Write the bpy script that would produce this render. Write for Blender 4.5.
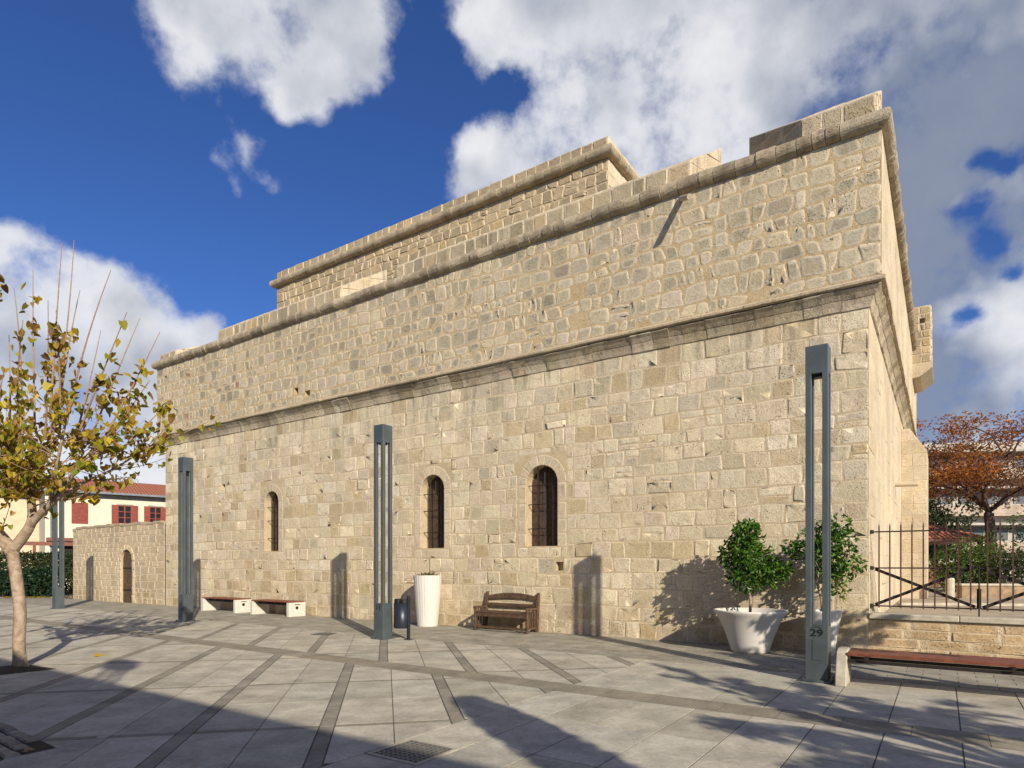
import bpy, math, random
from mathutils import Vector, Matrix, noise as mnoise
R = math.radians
F = 634.0; HZ = 564.0; CH = 1.6           # focal length in pixels, horizon row, eye height

for o in list(bpy.data.objects): bpy.data.objects.remove(o)
sc = bpy.context.scene
# ------------------------------------------------------------------ camera
cam = bpy.data.cameras.new('camera'); camo = bpy.data.objects.new('camera', cam)
sc.collection.objects.link(camo); sc.camera = camo
cam.sensor_width = 36; cam.lens = F/1024*36; cam.shift_y = (HZ-384)/1024
cam.clip_start = 0.1; cam.clip_end = 2000
camo.location = (0, 0, CH); camo.rotation_euler = (R(90), 0, 0)
sc.render.resolution_x = 1024; sc.render.resolution_y = 768
# ------------------------------------------------------------------ sun, view
SUN_EL, SUN_AZ = 25.3, 24.3               # azimuth: degrees from -Y towards +X
sun = bpy.data.lights.new('sun', 'SUN'); suno = bpy.data.objects.new('sun', sun)
sc.collection.objects.link(suno); sun.energy = 5.0; sun.angle = R(0.53); sun.color = (1, .905, .755)
sdir = Vector((math.sin(R(SUN_AZ))*math.cos(R(SUN_EL)), -math.cos(R(SUN_AZ))*math.cos(R(SUN_EL)), math.sin(R(SUN_EL))))
suno.rotation_euler = sdir.to_track_quat('Z', 'Y').to_euler()
suno.location = (10, -20, 20)
sc.view_settings.view_transform = 'Standard'; sc.view_settings.look = 'None'
sc.view_settings.exposure = 0.24; sc.view_settings.gamma = 1
# ------------------------------------------------------------------ node helper
class NT:
    def __init__(s, tree): s.t = tree; s.n = tree.nodes; s.l = tree.links
    def new(s, kind, **kw):
        n = s.n.new(kind)
        for k, v in kw.items(): setattr(n, k, v)
        return n
    def put(s, sock, v):
        if v is None: return
        if hasattr(v, 'is_output'): s.l.new(v, sock)
        else: sock.default_value = v
    def m(s, op, a, b=None, c=None, clamp=False):
        n = s.new('ShaderNodeMath', operation=op, use_clamp=clamp)
        s.put(n.inputs[0], a); s.put(n.inputs[1], b); s.put(n.inputs[2], c); return n.outputs[0]
    def vm(s, op, a, b=None):
        n = s.new('ShaderNodeVectorMath', operation=op); s.put(n.inputs[0], a); s.put(n.inputs[1], b)
        return n.outputs['Value'] if op in ('DISTANCE', 'DOT_PRODUCT', 'LENGTH') else n.outputs[0]
    def noise(s, vec, scale, detail=4, rough=.5, dist=0.0, lac=2.0):
        n = s.new('ShaderNodeTexNoise'); s.put(n.inputs['Vector'], vec); n.inputs['Scale'].default_value = scale
        n.inputs['Detail'].default_value = detail; n.inputs['Roughness'].default_value = rough
        n.inputs['Distortion'].default_value = dist; n.inputs['Lacunarity'].default_value = lac
        return n.outputs[0]
    def vor(s, vec, scale, feature='F1', out=0, rnd=1):
        n = s.new('ShaderNodeTexVoronoi', feature=feature); s.put(n.inputs['Vector'], vec)
        n.inputs['Scale'].default_value = scale; n.inputs['Randomness'].default_value = rnd; return n.outputs[out]
    def ss(s, x, a, b, lo=0, hi=1):
        n = s.new('ShaderNodeMapRange', interpolation_type='SMOOTHSTEP'); s.put(n.inputs[0], x)
        for i, v in enumerate((a, b, lo, hi)): s.put(n.inputs[i+1], v)
        return n.outputs[0]
    def mix(s, f, a, b, blend='MIX'):
        n = s.new('ShaderNodeMix', data_type='RGBA', blend_type=blend)
        s.put(n.inputs[0], f)
        for sock, v in ((n.inputs[6], a), (n.inputs[7], b)):
            if isinstance(v, tuple) and len(v) == 3: v = v+(1,)
            s.put(sock, v)
        return n.outputs[2]
# ------------------------------------------------------------------ world: Nishita sky with cloud banks by direction
world = bpy.data.worlds.new('World'); sc.world = world; world.use_nodes = True
w = NT(world.node_tree); w.n.clear()
out = w.new('ShaderNodeOutputWorld'); bg = w.new('ShaderNodeBackground'); bg.inputs[1].default_value = 0.062
sky = w.new('ShaderNodeTexSky', sky_type='NISHITA'); sky.sun_disc = False
sky.sun_elevation = R(SUN_EL); sky.sun_rotation = math.atan2(sdir.x, sdir.y)
sky.air_density = 1.0; sky.dust_density = 0.25; sky.ozone_density = 4.0; sky.altitude = 50
tc = w.new('ShaderNodeTexCoord'); D = w.vm('NORMALIZE', tc.outputs['Generated'])
wn_ = w.new('ShaderNodeTexNoise'); w.l.new(D, wn_.inputs['Vector']); wn_.inputs['Scale'].default_value = 9; wn_.inputs['Detail'].default_value = 6
wv_ = w.vm('SUBTRACT', wn_.outputs[1], (.5, .5, .5)); sc3 = w.new('ShaderNodeVectorMath', operation='SCALE'); w.l.new(wv_, sc3.inputs[0]); sc3.inputs['Scale'].default_value = .085
DW = w.vm('ADD', D, sc3.outputs[0])          # warped direction, so that cloud outlines are ragged
def pdir(px, py):
    v = Vector(((px-512)/F, 1, (HZ-py)/F)); return v.normalized(), v.length
def blobs(lst):
    tot = None
    for px, py, r, wt in lst:
        c, ln = pdir(px, py)
        rr = r/F/ln
        d = w.vm('DISTANCE', DW, tuple(c)); q = w.m('DIVIDE', d, rr); q = w.m('MULTIPLY', q, q)
        g = w.m('EXPONENT', w.m('MULTIPLY', q, -1.0)); g = w.m('MULTIPLY', g, wt)
        tot = g if tot is None else w.m('ADD', tot, g)
    return tot
cover = blobs([(300, -10, 78, 1.0), (205, -12, 48, .8), (345, 40, 42, .7), (300, 75, 36, .8), (285, 112, 22, .5), (258, 152, 18, .52), (285, 192, 15, .46), (222, 160, 13, .42), (240, 185, 12, .35), (182, 62, 20, .4), (165, 10, 30, .5), (436, 104, 10, .4),
               (0, 300, 78, 1.1), (60, 330, 70, 1.1), (110, 400, 70, 1.1), (0, 420, 110, 1.2), (150, 470, 60, 1.0), (200, 330, 24, .75), (185, 360, 26, .6), (152, 295, 15, .35), (0, 160, 14, .4),
               (572, 60, 62, 1.0), (497, 22, 40, .7), (455, 30, 18, .35), (640, 40, 110, 1.2), (560, 130, 48, .9), (490, 150, 32, .8), (462, 195, 28, .6), (640, 130, 80, 1.1), (720, 110, 110, 1.2), (850, 60, 140, 1.4), (1000, 30, 130, 1.4),
               (880, 200, 120, 1.2), (900, 330, 110, 1.2), (1000, 420, 130, 1.3), (1040, 120, 60, .9), (990, 330, 60, 1.0), (1300, 200, 260, 1.4), (760, -200, 260, 1.4), (1300, 600, 300, 1.2),
               (-400, 300, 150, 1.0), (-700, 100, 200, 1.0), (-60, 540, 90, 1.2), (90, 555, 60, 1.1)])
cover = w.m('MINIMUM', cover, .92)
holes_ = blobs([(990, 150, 13, -.62), (1010, 162, 12, -.55), (950, 222, 21, -.72), (975, 208, 17, -.5), (980, 246, 14, -.6), (1005, 276, 12, -.6), (966, 318, 10, -.5), (508, 100, 17, -.95), (492, 82, 12, -.4), (424, 60, 30, -.8), (452, 100, 22, -.4), (872, 55, 12, -.3),
               ])
cover = w.m('MINIMUM', cover, 1.2)
for bx_, by_, bz_, br_ in ((.8, -.6, .35, .35), (-.7, -.7, .4, .4), (0, -.9, .8, .3)):  # unseen clouds behind the camera, added to make the ambient light more neutral
    c_ = Vector((bx_, by_, bz_)).normalized(); q_ = w.m('DIVIDE', w.vm('DISTANCE', D, tuple(c_)), br_); cover = w.m('ADD', cover, w.m('EXPONENT', w.m('MULTIPLY', w.m('MULTIPLY', q_, q_), -1.0)))
cover = w.m('ADD', cover, holes_)
def billow(V, det=10):
    return w.noise(V, 7.0, det, .60, 0)
n1 = billow(D); n2 = w.noise(D, 2.6, 5, .5, .3)
fld = w.m('ADD', cover, w.m('ADD', w.m('MULTIPLY', w.m('SUBTRACT', n1, .52), 2.3), w.m('MULTIPLY', w.m('SUBTRACT', n2, .5), .5)))
dens = w.ss(fld, .30, .84)
thick = w.ss(fld, .50, 1.25)
# light and dark sides: the sampled field a little towards the sun's side gives relief to the billows
Ds = w.vm('ADD', D, (0.016, -0.012, 0.034))
def soft(V): return w.noise(V, 5.0, 3.2, .5, 0)
relief = w.m('ADD', w.m('SUBTRACT', soft(D), soft(Ds)), w.m('MULTIPLY', w.m('SUBTRACT', billow(D, 6), billow(Ds, 6)), .45))
dark = blobs([(915, 260, 105, 1.5), (880, 130, 90, .8), (1000, 90, 110, .8), (905, 380, 75, .9), (760, 20, 120, .45), (600, 15, 110, .4), (940, 430, 60, .5), (620, 90, 26, .35), (590, 195, 60, .4), (100, 400, 60, .5), (20, 350, 60, .35), (330, 20, 80, .25),
              (985, 330, 40, -.9), (1010, 360, 60, -.5), (680, 112, 60, -.9), (560, 110, 34, -.6), (730, 60, 50, -.35), (60, 280, 60, -.4), (820, 35, 60, -.1)])
lum = w.m('ADD', w.m('MULTIPLY', relief, 2.9), w.m('SUBTRACT', w.m('SUBTRACT', .97, w.m('MULTIPLY', dark, .66)), w.m('MULTIPLY', thick, .30)))
lum = w.m('ADD', lum, w.m('MULTIPLY', w.m('SUBTRACT', w.noise(D, 2.8, 4, .5), .5), .8))
lum = w.m('MINIMUM', w.m('MAXIMUM', lum, 0.0), 1.0)
ccol = w.mix(lum, (3.5, 4.1, 5.4), (11.6, 11.7, 12.0))
skyc = w.mix(1.0, sky.outputs[0], (.64, .93, 1.52), 'MULTIPLY')
fac = w.m('MULTIPLY', dens, w.m('ADD', .78, w.m('MULTIPLY', thick, .22)))
w.l.new(w.mix(fac, skyc, ccol), bg.inputs[0]); w.l.new(bg.outputs[0], out.inputs[0])
world.cycles.sampling_method = 'MANUAL'; world.cycles.sample_map_resolution = 1024

# ------------------------------------------------------------------ frames
D1 = Vector((-.828, .561, 0)).normalized(); D2 = Vector((.561, .828, 0)).normalized()
CORNER = Vector((6.27, 11.14, 0)); ROT = math.atan2(-.561, .828)
def L(x, y, z=0.0): return CORNER - D1*x + D2*y + Vector((0, 0, z))      # castle frame -> world
def gp(px, py, z=0.0):                                                   # ground point seen at a pixel
    Y = (CH-z)*F/(py-HZ); return Vector(((px-512)/F*Y, Y, z))
def at(px, py, Y): return Vector(((px-512)/F*Y, Y, CH+(HZ-py)/F*Y))
def xl(px, w):                                                            # castle x where the column px meets the plane w in front of the wall
    k = (px-512)/F; a = CORNER.x+w*(-.561); b = CORNER.y+w*(-.828)
    return -(a-k*b)/(.828+k*.561)
col = sc.collection
# ------------------------------------------------------------------ materials
MATS = {}
def mat(name, fn):
    if name in MATS: return MATS[name]
    m = bpy.data.materials.new(name); m.use_nodes = True; t = NT(m.node_tree); b = t.n['Principled BSDF']
    tcn = t.new('ShaderNodeTexCoord'); fn(t, b, tcn.outputs['Object']); MATS[name] = m; return m
def bump(t, b, h, strength=.5, dist=.02):
    n = t.new('ShaderNodeBump'); n.inputs['Strength'].default_value = strength; n.inputs['Distance'].default_value = dist
    t.put(n.inputs['Height'], h); t.l.new(n.outputs[0], b.inputs['Normal'])
def attr(t):
    n = t.new('ShaderNodeAttribute'); n.attribute_name = 'Col'; return n
def simple(name, c, rough=.6, metal=0, var=.25, sc_=6, bs=.15, spec=.5):
    def fn(t, b, P):
        n = t.noise(P, sc_, 6, .6)
        f = t.ss(n, .3, .7, 1-var, 1+var*.6)
        cc = t.mix(1.0, c, f, 'MULTIPLY')
        t.l.new(cc, b.inputs['Base Color']); b.inputs['Roughness'].default_value = rough; b.inputs['Metallic'].default_value = metal
        b.inputs['Specular IOR Level'].default_value = spec
        bump(t, b, t.noise(P, sc_*8, 4, .6), bs, .01)
    return mat(name, fn)
def stone_mat(name, lime=(.66, .56, .41), pit=1.0, stain=.5, limeamt=.8, bs=.75):
    def fn(t, b, P):
        a = attr(t); c = a.outputs['Color']; rim = a.outputs['Alpha']
        big = t.noise(P, .55, 5, .6); mid = t.noise(P, 5, 6, .65, .4); fine = t.noise(P, 34, 5, .7)
        c = t.mix(t.ss(mid, .35, .75, 0, .5), c, (.46, .345, .205))                     # ochre patches
        c = t.mix(t.ss(t.noise(P, 2.2, 6, .7, .8), .56, .72, 0, stain), c, (.25, .20, .135))   # grey weathering
        xyz = t.new('ShaderNodeSeparateXYZ'); t.l.new(P, xyz.inputs[0]); zz = xyz.outputs[2]
        st = t.noise(t.vm('MULTIPLY', P, (4.2, 4.2, .45)), 1.0, 5, .65); under = t.m('MAXIMUM', t.m('MULTIPLY', t.ss(zz, 4.4, 6.3, 0, 1), t.ss(zz, 6.45, 6.55, 1, 0)), t.ss(zz, 8.2, 9.1, 0, .9))
        c = t.mix(t.m('MULTIPLY', t.ss(st, .50, .68, 0, .62*min(1, stain*2)), t.m('ADD', under, .16)), c, (.20, .165, .115))      # rain streaks below the ledges
        ft_ = t.m('MULTIPLY', t.ss(zz, .1, 1.5, 1, 0), t.ss(t.noise(P, 1.3, 6, .65, .5), .42, .62, 0, .65*min(1, stain*2)))
        c = t.mix(ft_, c, (.36, .255, .14))                                                             # rising damp
        c = t.mix(1.0, c, t.ss(fine, .25, .75, .74, 1.2), 'MULTIPLY')
        c = t.mix(1.0, c, t.ss(big, .3, .7, .86, 1.12), 'MULTIPLY')
        rn = t.m('MULTIPLY', rim, t.ss(t.noise(P, 9, 4, .6), .3, .6, .35, 1))
        c = t.mix(t.m('MULTIPLY', rn, limeamt), c, lime)
        pm = t.ss(t.noise(P, 1.9, 3, .5), .5, .64)
        v = t.vor(P, 21); hole = t.m('MULTIPLY', t.ss(v, .17, .26, 1, 0), pm)
        v2 = t.ss(t.noise(P, 15, 3, .6, 1.5), .66, .73); hole = t.m('MULTIPLY', t.m('MAXIMUM', hole, v2), pit)
        c = t.mix(t.m('MULTIPLY', hole, .8), c, (.09, .065, .04))
        t.l.new(c, b.inputs['Base Color']); b.inputs['Roughness'].default_value = .92; b.inputs['Specular IOR Level'].default_value = .15
        h = t.m('ADD', t.m('MULTIPLY', mid, .7), t.m('MULTIPLY', fine, .45)); h = t.m('SUBTRACT', h, t.m('MULTIPLY', hole, .8))
        bump(t, b, h, bs, .03)
    return mat(name, fn)
def mortar_mat(name, c1, c2, bs=.8):
    def fn(t, b, P):
        n = t.noise(P, 3, 6, .6, .5); f = t.noise(P, 40, 4, .7)
        c = t.mix(t.ss(n, .35, .65), c1, c2); c = t.mix(1.0, c, t.ss(f, .25, .75, .75, 1.2), 'MULTIPLY')
        t.l.new(c, b.inputs['Base Color']); b.inputs['Roughness'].default_value = .95; b.inputs['Specular IOR Level'].default_value = .1
        bump(t, b, t.m('ADD', n, t.m('MULTIPLY', f, .6)), bs, .03)
    return mat(name, fn)
def col_mat(name, rough=.9, var=.25, scale=5, bs=.4, spec=.3, dirt=None):
    def fn(t, b, P):
        c = attr(t).outputs['Color']; n = t.noise(P, scale, 6, .65, .3); f = t.noise(P, scale*9, 4, .7)
        c = t.mix(1.0, c, t.ss(n, .25, .75, 1-var, 1+var), 'MULTIPLY'); c = t.mix(1.0, c, t.ss(f, .25, .75, .86, 1.13), 'MULTIPLY')
        if dirt:
            c = t.mix(t.ss(t.noise(P, .8, 7, .7, .6), .52, .75, 0, dirt), c, (.13, .105, .075))
            c = t.mix(t.ss(t.noise(P, 1.7, 3, .5), .70, .76, 0, .5), c, (.33, .19, .09))
            c = t.mix(t.ss(t.vor(P, 2.3), .022, .034, .55, 0), c, (.12, .11, .10)); c = t.mix(t.ss(t.noise(P, 14, 3, .7), .60, .70, 0, .3), c, (.20, .17, .13))
        t.l.new(c, b.inputs['Base Color']); b.inputs['Roughness'].default_value = rough; b.inputs['Specular IOR Level'].default_value = spec
        bump(t, b, f, bs, .01)
    return mat(name, fn)
def leaf_mat(name, trans=.35, rough=.5):
    m = bpy.data.materials.new(name); m.use_nodes = True; t = NT(m.node_tree); t.n.clear()
    a = attr(t); o = t.new('ShaderNodeOutputMaterial'); p = t.new('ShaderNodeBsdfPrincipled')
    p.inputs['Roughness'].default_value = rough; p.inputs['Specular IOR Level'].default_value = .35
    tr = t.new('ShaderNodeBsdfTranslucent'); mx = t.new('ShaderNodeMixShader'); mx.inputs[0].default_value = trans
    t.l.new(a.outputs['Color'], p.inputs['Base Color']); t.l.new(a.outputs['Color'], tr.inputs['Color'])
    t.l.new(p.outputs[0], mx.inputs[1]); t.l.new(tr.outputs[0], mx.inputs[2]); t.l.new(mx.outputs[0], o.inputs[0]); return m
M_ST = stone_mat('ashlar_stone', limeamt=.55)
M_RB = stone_mat('rubble_stone', lime=(.67, .57, .41), limeamt=.6, stain=.4)
M_TR = stone_mat('moulding_stone', limeamt=.3, stain=.85, pit=.7, bs=1)
M_SD = stone_mat('side_stone', limeamt=.12, stain=.15, pit=.12, bs=.4)
M_MO = mortar_mat('buff_mortar', (.56, .45, .29), (.49, .385, .24))
M_MU = mortar_mat('ochre_mortar', (.53, .41, .245), (.47, .35, .195))
M_GB = mortar_mat('joint_sand', (.12, .11, .095), (.17, .155, .13), .4)
M_PV = col_mat('paving_slab', .85, .24, 2.2, .45, .3, .55)
M_PT = col_mat('painted', .6, .06, 3, .1)
M_STEEL = simple('lamp_steel', (.085, .105, .11), .45, .2, .18, 3, .08)
M_DARK = simple('black_iron', (.025, .018, .016), .55, .3, .3, 20, .3)
M_RUST = simple('rusty_iron', (.085, .035, .022), .7, .1, .4, 20, .3)
M_WOODR = simple('red_wood', (.20, .06, .03), .5, 0, .3, 9, .2)
M_WOODB = simple('weathered_wood', (.10, .056, .03), .65, 0, .45, 12, .4)
M_WOODD = simple('dark_board', (.07, .04, .024), .75, 0, .5, 10, .4)
M_CONC = simple('cast_concrete', (.60, .57, .49), .85, 0, .12, 8, .25)
M_CONG = simple('grey_concrete', (.47, .42, .32), .85, 0, .2, 8, .35)
M_WHITE = simple('white_fibre', (.62, .585, .52), .5, 0, .05, 3, .05)
M_BIN = simple('bin_metal', (.035, .042, .055), .38, .5, .15, 5, .05)
M_BLK = simple('black_plastic', (.012, .012, .013), .45)
M_SOIL = simple('soil', (.05, .035, .02), .95, 0, .5, 14, 1)
M_CREAM = simple('cream_render', (.66, .60, .46), .9, 0, .08, 2, .15)
M_SHUT = simple('red_shutter', (.25, .04, .02), .6, 0, .25, 6, .2)
M_GLASS = simple('window_glass', (.02, .025, .03), .12)
M_WHT = simple('white_render', (.44, .40, .34), .85, 0, .3, 1, .1)
M_GREYM = simple('gutter_grey', (.18, .2, .22), .5)
M_LEAF = leaf_mat('leaf', .45); M_LEAFG = leaf_mat('leaf_glossy', .2, .35)
def bark_fn(c1, c2, s):
    def fn(t, b, P):
        n = t.noise(P, s, 6, .7, .6); c = t.mix(t.ss(n, .38, .62), c1, c2); t.l.new(c, b.inputs['Base Color'])
        b.inputs['Roughness'].default_value = .9; bump(t, b, t.noise(P, s*2.5, 6, .7), .7, .02)
    return fn
M_BARK = mat('pale_bark', bark_fn((.42, .33, .24), (.27, .19, .125), 9))
M_TWIG = mat('twig_bark', bark_fn((.40, .25, .15), (.28, .165, .10), 20))
M_BARKD = mat('dark_bark', bark_fn((.09, .055, .04), (.05, .03, .022), 7))
def roof_fn(t, b, P):
    wv = t.new('ShaderNodeTexWave'); wv.inputs['Scale'].default_value = 1.6; t.l.new(P, wv.inputs['Vector'])
    c = t.mix(t.noise(P, 5, 4), (.50, .18, .085), (.34, .11, .055)); t.l.new(c, b.inputs['Base Color']); b.inputs['Roughness'].default_value = .85
    bump(t, b, wv.outputs[1], 1, .08)
M_ROOF = mat('clay_tile', roof_fn)

# ------------------------------------------------------------------ mesh builder
class MB:
    def __init__(s): s.v = []; s.f = []; s.c = []; s.mi = []; s.has = False; s.M = None
    def add(s, vs, fs, c=None, mi=0):
        n = len(s.v)
        s.v += [tuple(s.M @ Vector(p)) for p in vs] if s.M else [tuple(p) for p in vs]
        s.f += [tuple(i+n for i in f) for f in fs]; s.mi += [mi]*len(fs)
        if c is not None: s.has = True
        if c is None: s.c += [(.56, .47, .33, 0)]*len(vs)
        elif isinstance(c, list): s.c += c
        else: s.c += [(c[0], c[1], c[2], c[3] if len(c) > 3 else 0)]*len(vs)
        return s
    def box(s, x0, x1, y0, y1, z0, z1, c=None, mi=0, bev=0):
        if bev:
            b = bev; vs = []; 
            for z, i in ((z0, b), (z0+b, 0), (z1-b, 0), (z1, b)):
                vs += [(x0+i+(b if not i else 0), y0+i, z), (x1-i-(b if not i else 0), y0+i, z), (x1-i, y0+i+(b if not i else 0), z), (x1-i, y1-i-(b if not i else 0), z),
                       (x1-i-(b if not i else 0), y1-i, z), (x0+i+(b if not i else 0), y1-i, z), (x0+i, y1-i-(b if not i else 0), z), (x0+i, y0+i+(b if not i else 0), z)]
            fs = [tuple(range(7, -1, -1)), tuple(range(24, 32))]
            for k in range(3):
                for j in range(8): fs.append((k*8+j, k*8+(j+1) % 8, k*8+8+(j+1) % 8, k*8+8+j))
            return s.add(vs, fs, c, mi)
        return s.add([(x0, y0, z0), (x1, y0, z0), (x1, y1, z0), (x0, y1, z0), (x0, y0, z1), (x1, y0, z1), (x1, y1, z1), (x0, y1, z1)],
                     [(3, 2, 1, 0), (4, 5, 6, 7), (0, 1, 5, 4), (1, 2, 6, 5), (2, 3, 7, 6), (3, 0, 4, 7)], c, mi)
    def prism(s, poly, ax, a, b, c=None, mi=0):      # polygon in the two other axes extruded along ax
        def P(u, v, w_): return {'x': (w_, u, v), 'y': (u, w_, v), 'z': (u, v, w_)}[ax]
        n = len(poly); vs = [P(u, v, a) for u, v in poly]+[P(u, v, b) for u, v in poly]
        fs = [tuple(range(n)), tuple(range(2*n-1, n-1, -1))]+[(i, i+n, (i+1) % n+n, (i+1) % n) for i in range(n)]
        return s.add(vs, fs, c, mi)
    def tube(s, pts, rads, seg=8, c=None, mi=0, cap=True):
        pts = [Vector(p) for p in pts]; vs = []; fs = []; n = len(pts); prev = None
        for i, p in enumerate(pts):
            t = (pts[min(i+1, n-1)]-pts[max(i-1, 0)]).normalized()
            if prev is None: u = t.orthogonal().normalized()
            else:
                u = prev-t*prev.dot(t); u = u.normalized() if u.length > 1e-5 else t.orthogonal().normalized()
            prev = u; v = t.cross(u); r = rads[i] if isinstance(rads, (list, tuple)) else rads
            for k in range(seg):
                a = 2*math.pi*k/seg; vs.append(p+u*math.cos(a)*r+v*math.sin(a)*r)
        for i in range(n-1):
            for k in range(seg): fs.append((i*seg+k, i*seg+(k+1) % seg, (i+1)*seg+(k+1) % seg, (i+1)*seg+k))
        if cap: fs += [tuple(range(seg-1, -1, -1)), tuple(range((n-1)*seg, n*seg))]
        return s.add(vs, fs, c, mi)
    def lathe(s, prof, seg=32, c=None, mi=0, cx=0, cy=0, fl=None, cap=(True, True)):
        vs = []; n = len(prof)
        for r, z in prof:
            for k in range(seg):
                a = 2*math.pi*k/seg; rr = r*(fl(a, z) if fl else 1); vs.append((cx+rr*math.cos(a), cy+rr*math.sin(a), z))
        fs = [(i*seg+k, i*seg+(k+1) % seg, (i+1)*seg+(k+1) % seg, (i+1)*seg+k) for i in range(n-1) for k in range(seg)]
        if cap[0]: fs.append(tuple(range(seg-1, -1, -1)))
        if cap[1]: fs.append(tuple(range((n-1)*seg, n*seg)))
        return s.add(vs, fs, c, mi)
    def build(s, name, mats, parent=None, smooth=False):
        me = bpy.data.meshes.new(name); me.from_pydata(s.v, [], s.f); me.update()
        if not isinstance(mats, (list, tuple)): mats = [mats]
        for m in mats: me.materials.append(m)
        if any(s.mi): me.polygons.foreach_set('material_index', s.mi)
        if s.has or mats[0] in (M_SD, M_ST, M_RB, M_TR, M_PV):
            a = me.color_attributes.new('Col', 'FLOAT_COLOR', 'POINT')
            a.data.foreach_set('color', [x for c in s.c for x in c])
        if smooth: me.polygons.foreach_set('use_smooth', [True]*len(me.polygons))
        o = bpy.data.objects.new(name, me); col.objects.link(o)
        if parent: o.parent = parent
        return o
def tag(o, label=None, cat=None, group=None, kind=None):
    if label: o['label'] = label
    if cat: o['category'] = cat
    if group: o['group'] = group
    if kind: o['kind'] = kind
    return o
def thing(name, loc, label, cat, rz=0.0, group=None):
    o = bpy.data.objects.new(name, None); col.objects.link(o); o.location = loc; o.rotation_euler = (0, 0, rz)
    o.empty_display_size = .2; return tag(o, label, cat, group)
def copy_tree(o, parent=None):
    c = o.copy(); col.objects.link(c); c.parent = parent
    for ch in o.children: copy_tree(ch, c)
    return c
# ------------------------------------------------------------------ masonry
def clip(poly, a, b, c):                      # keep a*u + b*v <= c
    res = []
    for i in range(len(poly)):
        p, q = poly[i], poly[(i+1) % len(poly)]; dp = a*p[0]+b*p[1]-c; dq = a*q[0]+b*q[1]-c
        if dp <= 0: res.append(p)
        if (dp < 0 < dq) or (dq < 0 < dp):
            t = dp/(dp-dq); res.append((p[0]+(q[0]-p[0])*t, p[1]+(q[1]-p[1])*t))
    return res
def area(p): return .5*sum(p[i][0]*p[(i+1) % len(p)][1]-p[(i+1) % len(p)][0]*p[i][1] for i in range(len(p)))
def emit(mb, poly, fr, h, rimw, colr, rng, rough=.004, rimc=1.0):
    if len(poly) < 3 or area(poly) < .0025 or max(p[1] for p in poly)-min(p[1] for p in poly) < .085 or max(p[0] for p in poly)-min(p[0] for p in poly) < .075: return
    O, U, V, N = fr
    cu = sum(p[0] for p in poly)/len(poly); cv = sum(p[1] for p in poly)/len(poly)
    rough = min(rough, h*.55); hm = max(.03, min(max(abs(p[0]-cu) for p in poly), max(abs(p[1]-cv) for p in poly)))
    vs = []; cs = []; n = len(poly); tu = rng.uniform(-.5, .5); tv = rng.uniform(-.5, .5)
    rings = [(1.0, 0.0, rimc), (1-min(.3, .012/hm), h*.75, rimc), (1-min(.5, rimw/hm), h, rimc*.85), (1-min(.65, (rimw+.022)/hm), h, 0)]
    for s_, z, rm in rings:
        for u, v in poly:
            uu = cu+(u-cu)*s_; vv = cv+(v-cv)*s_
            zz = z+(h*.5*(tu*(uu-cu)+tv*(vv-cv))/hm if z else 0)+(rng.uniform(-rough, rough) if z else -.002)
            vs.append(O+U*uu+V*vv+N*zz); cs.append((colr[0], colr[1], colr[2], rm))
    vs.append(O+U*cu+V*cv+N*(h+rng.uniform(-rough, rough))); cs.append((colr[0], colr[1], colr[2], 0))
    fs = []
    for k in range(len(rings)-1):
        for i in range(n): fs.append((k*n+i, k*n+(i+1) % n, (k+1)*n+(i+1) % n, (k+1)*n+i))
    b = (len(rings)-1)*n
    for i in range(n): fs.append((b+i, b+(i+1) % n, len(vs)-1))
    mb.add(vs, fs, cs)
def outline(q, rng, gap, rr, jit):             # q: four corners ccw; rounded, inset, jittered outline
    cu = sum(p[0] for p in q)/4; cv = sum(p[1] for p in q)/4; pts = []
    for i in range(4):
        p = q[i]; a = q[i-1]; b = q[(i+1) % 4]
        px = p[0]+(gap if p[0] < cu else -gap)*(1+rng.uniform(-.3, 1)*jit*8); py = p[1]+(gap if p[1] < cv else -gap)*(1+rng.uniform(-.3, 1)*jit*8)
        la = math.hypot(a[0]-p[0], a[1]-p[1]); lb = math.hypot(b[0]-p[0], b[1]-p[1]); r = rr*rng.uniform(.4, 1.4)
        ra = min(r/max(la, .01), .42); rb = min(r/max(lb, .01), .42)
        A = (px+(a[0]-p[0])*ra, py+(a[1]-p[1])*ra); B = (px+(b[0]-p[0])*rb, py+(b[1]-p[1])*rb)
        mid = ((A[0]+B[0])/2*.45+px*.55, (A[1]+B[1])/2*.45+py*.55)
        pts += [A, mid, B]
        nx = q[(i+1) % 4]; e = ((p[0]+nx[0])/2, (p[1]+nx[1])/2)
        ex = e[0]+(gap if e[0] < cu-abs(q[1][0]-q[0][0])*.3 else -gap if e[0] > cu+abs(q[1][0]-q[0][0])*.3 else 0); ey = e[1]+(gap if e[1] < cv-abs(q[3][1]-q[0][1])*.3 else -gap if e[1] > cv+abs(q[3][1]-q[0][1])*.3 else 0)
        pts.append((ex, ey))
    return [(u+rng.uniform(-jit, jit)*.5, v+rng.uniform(-jit, jit)*.5) for u, v in pts]
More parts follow.
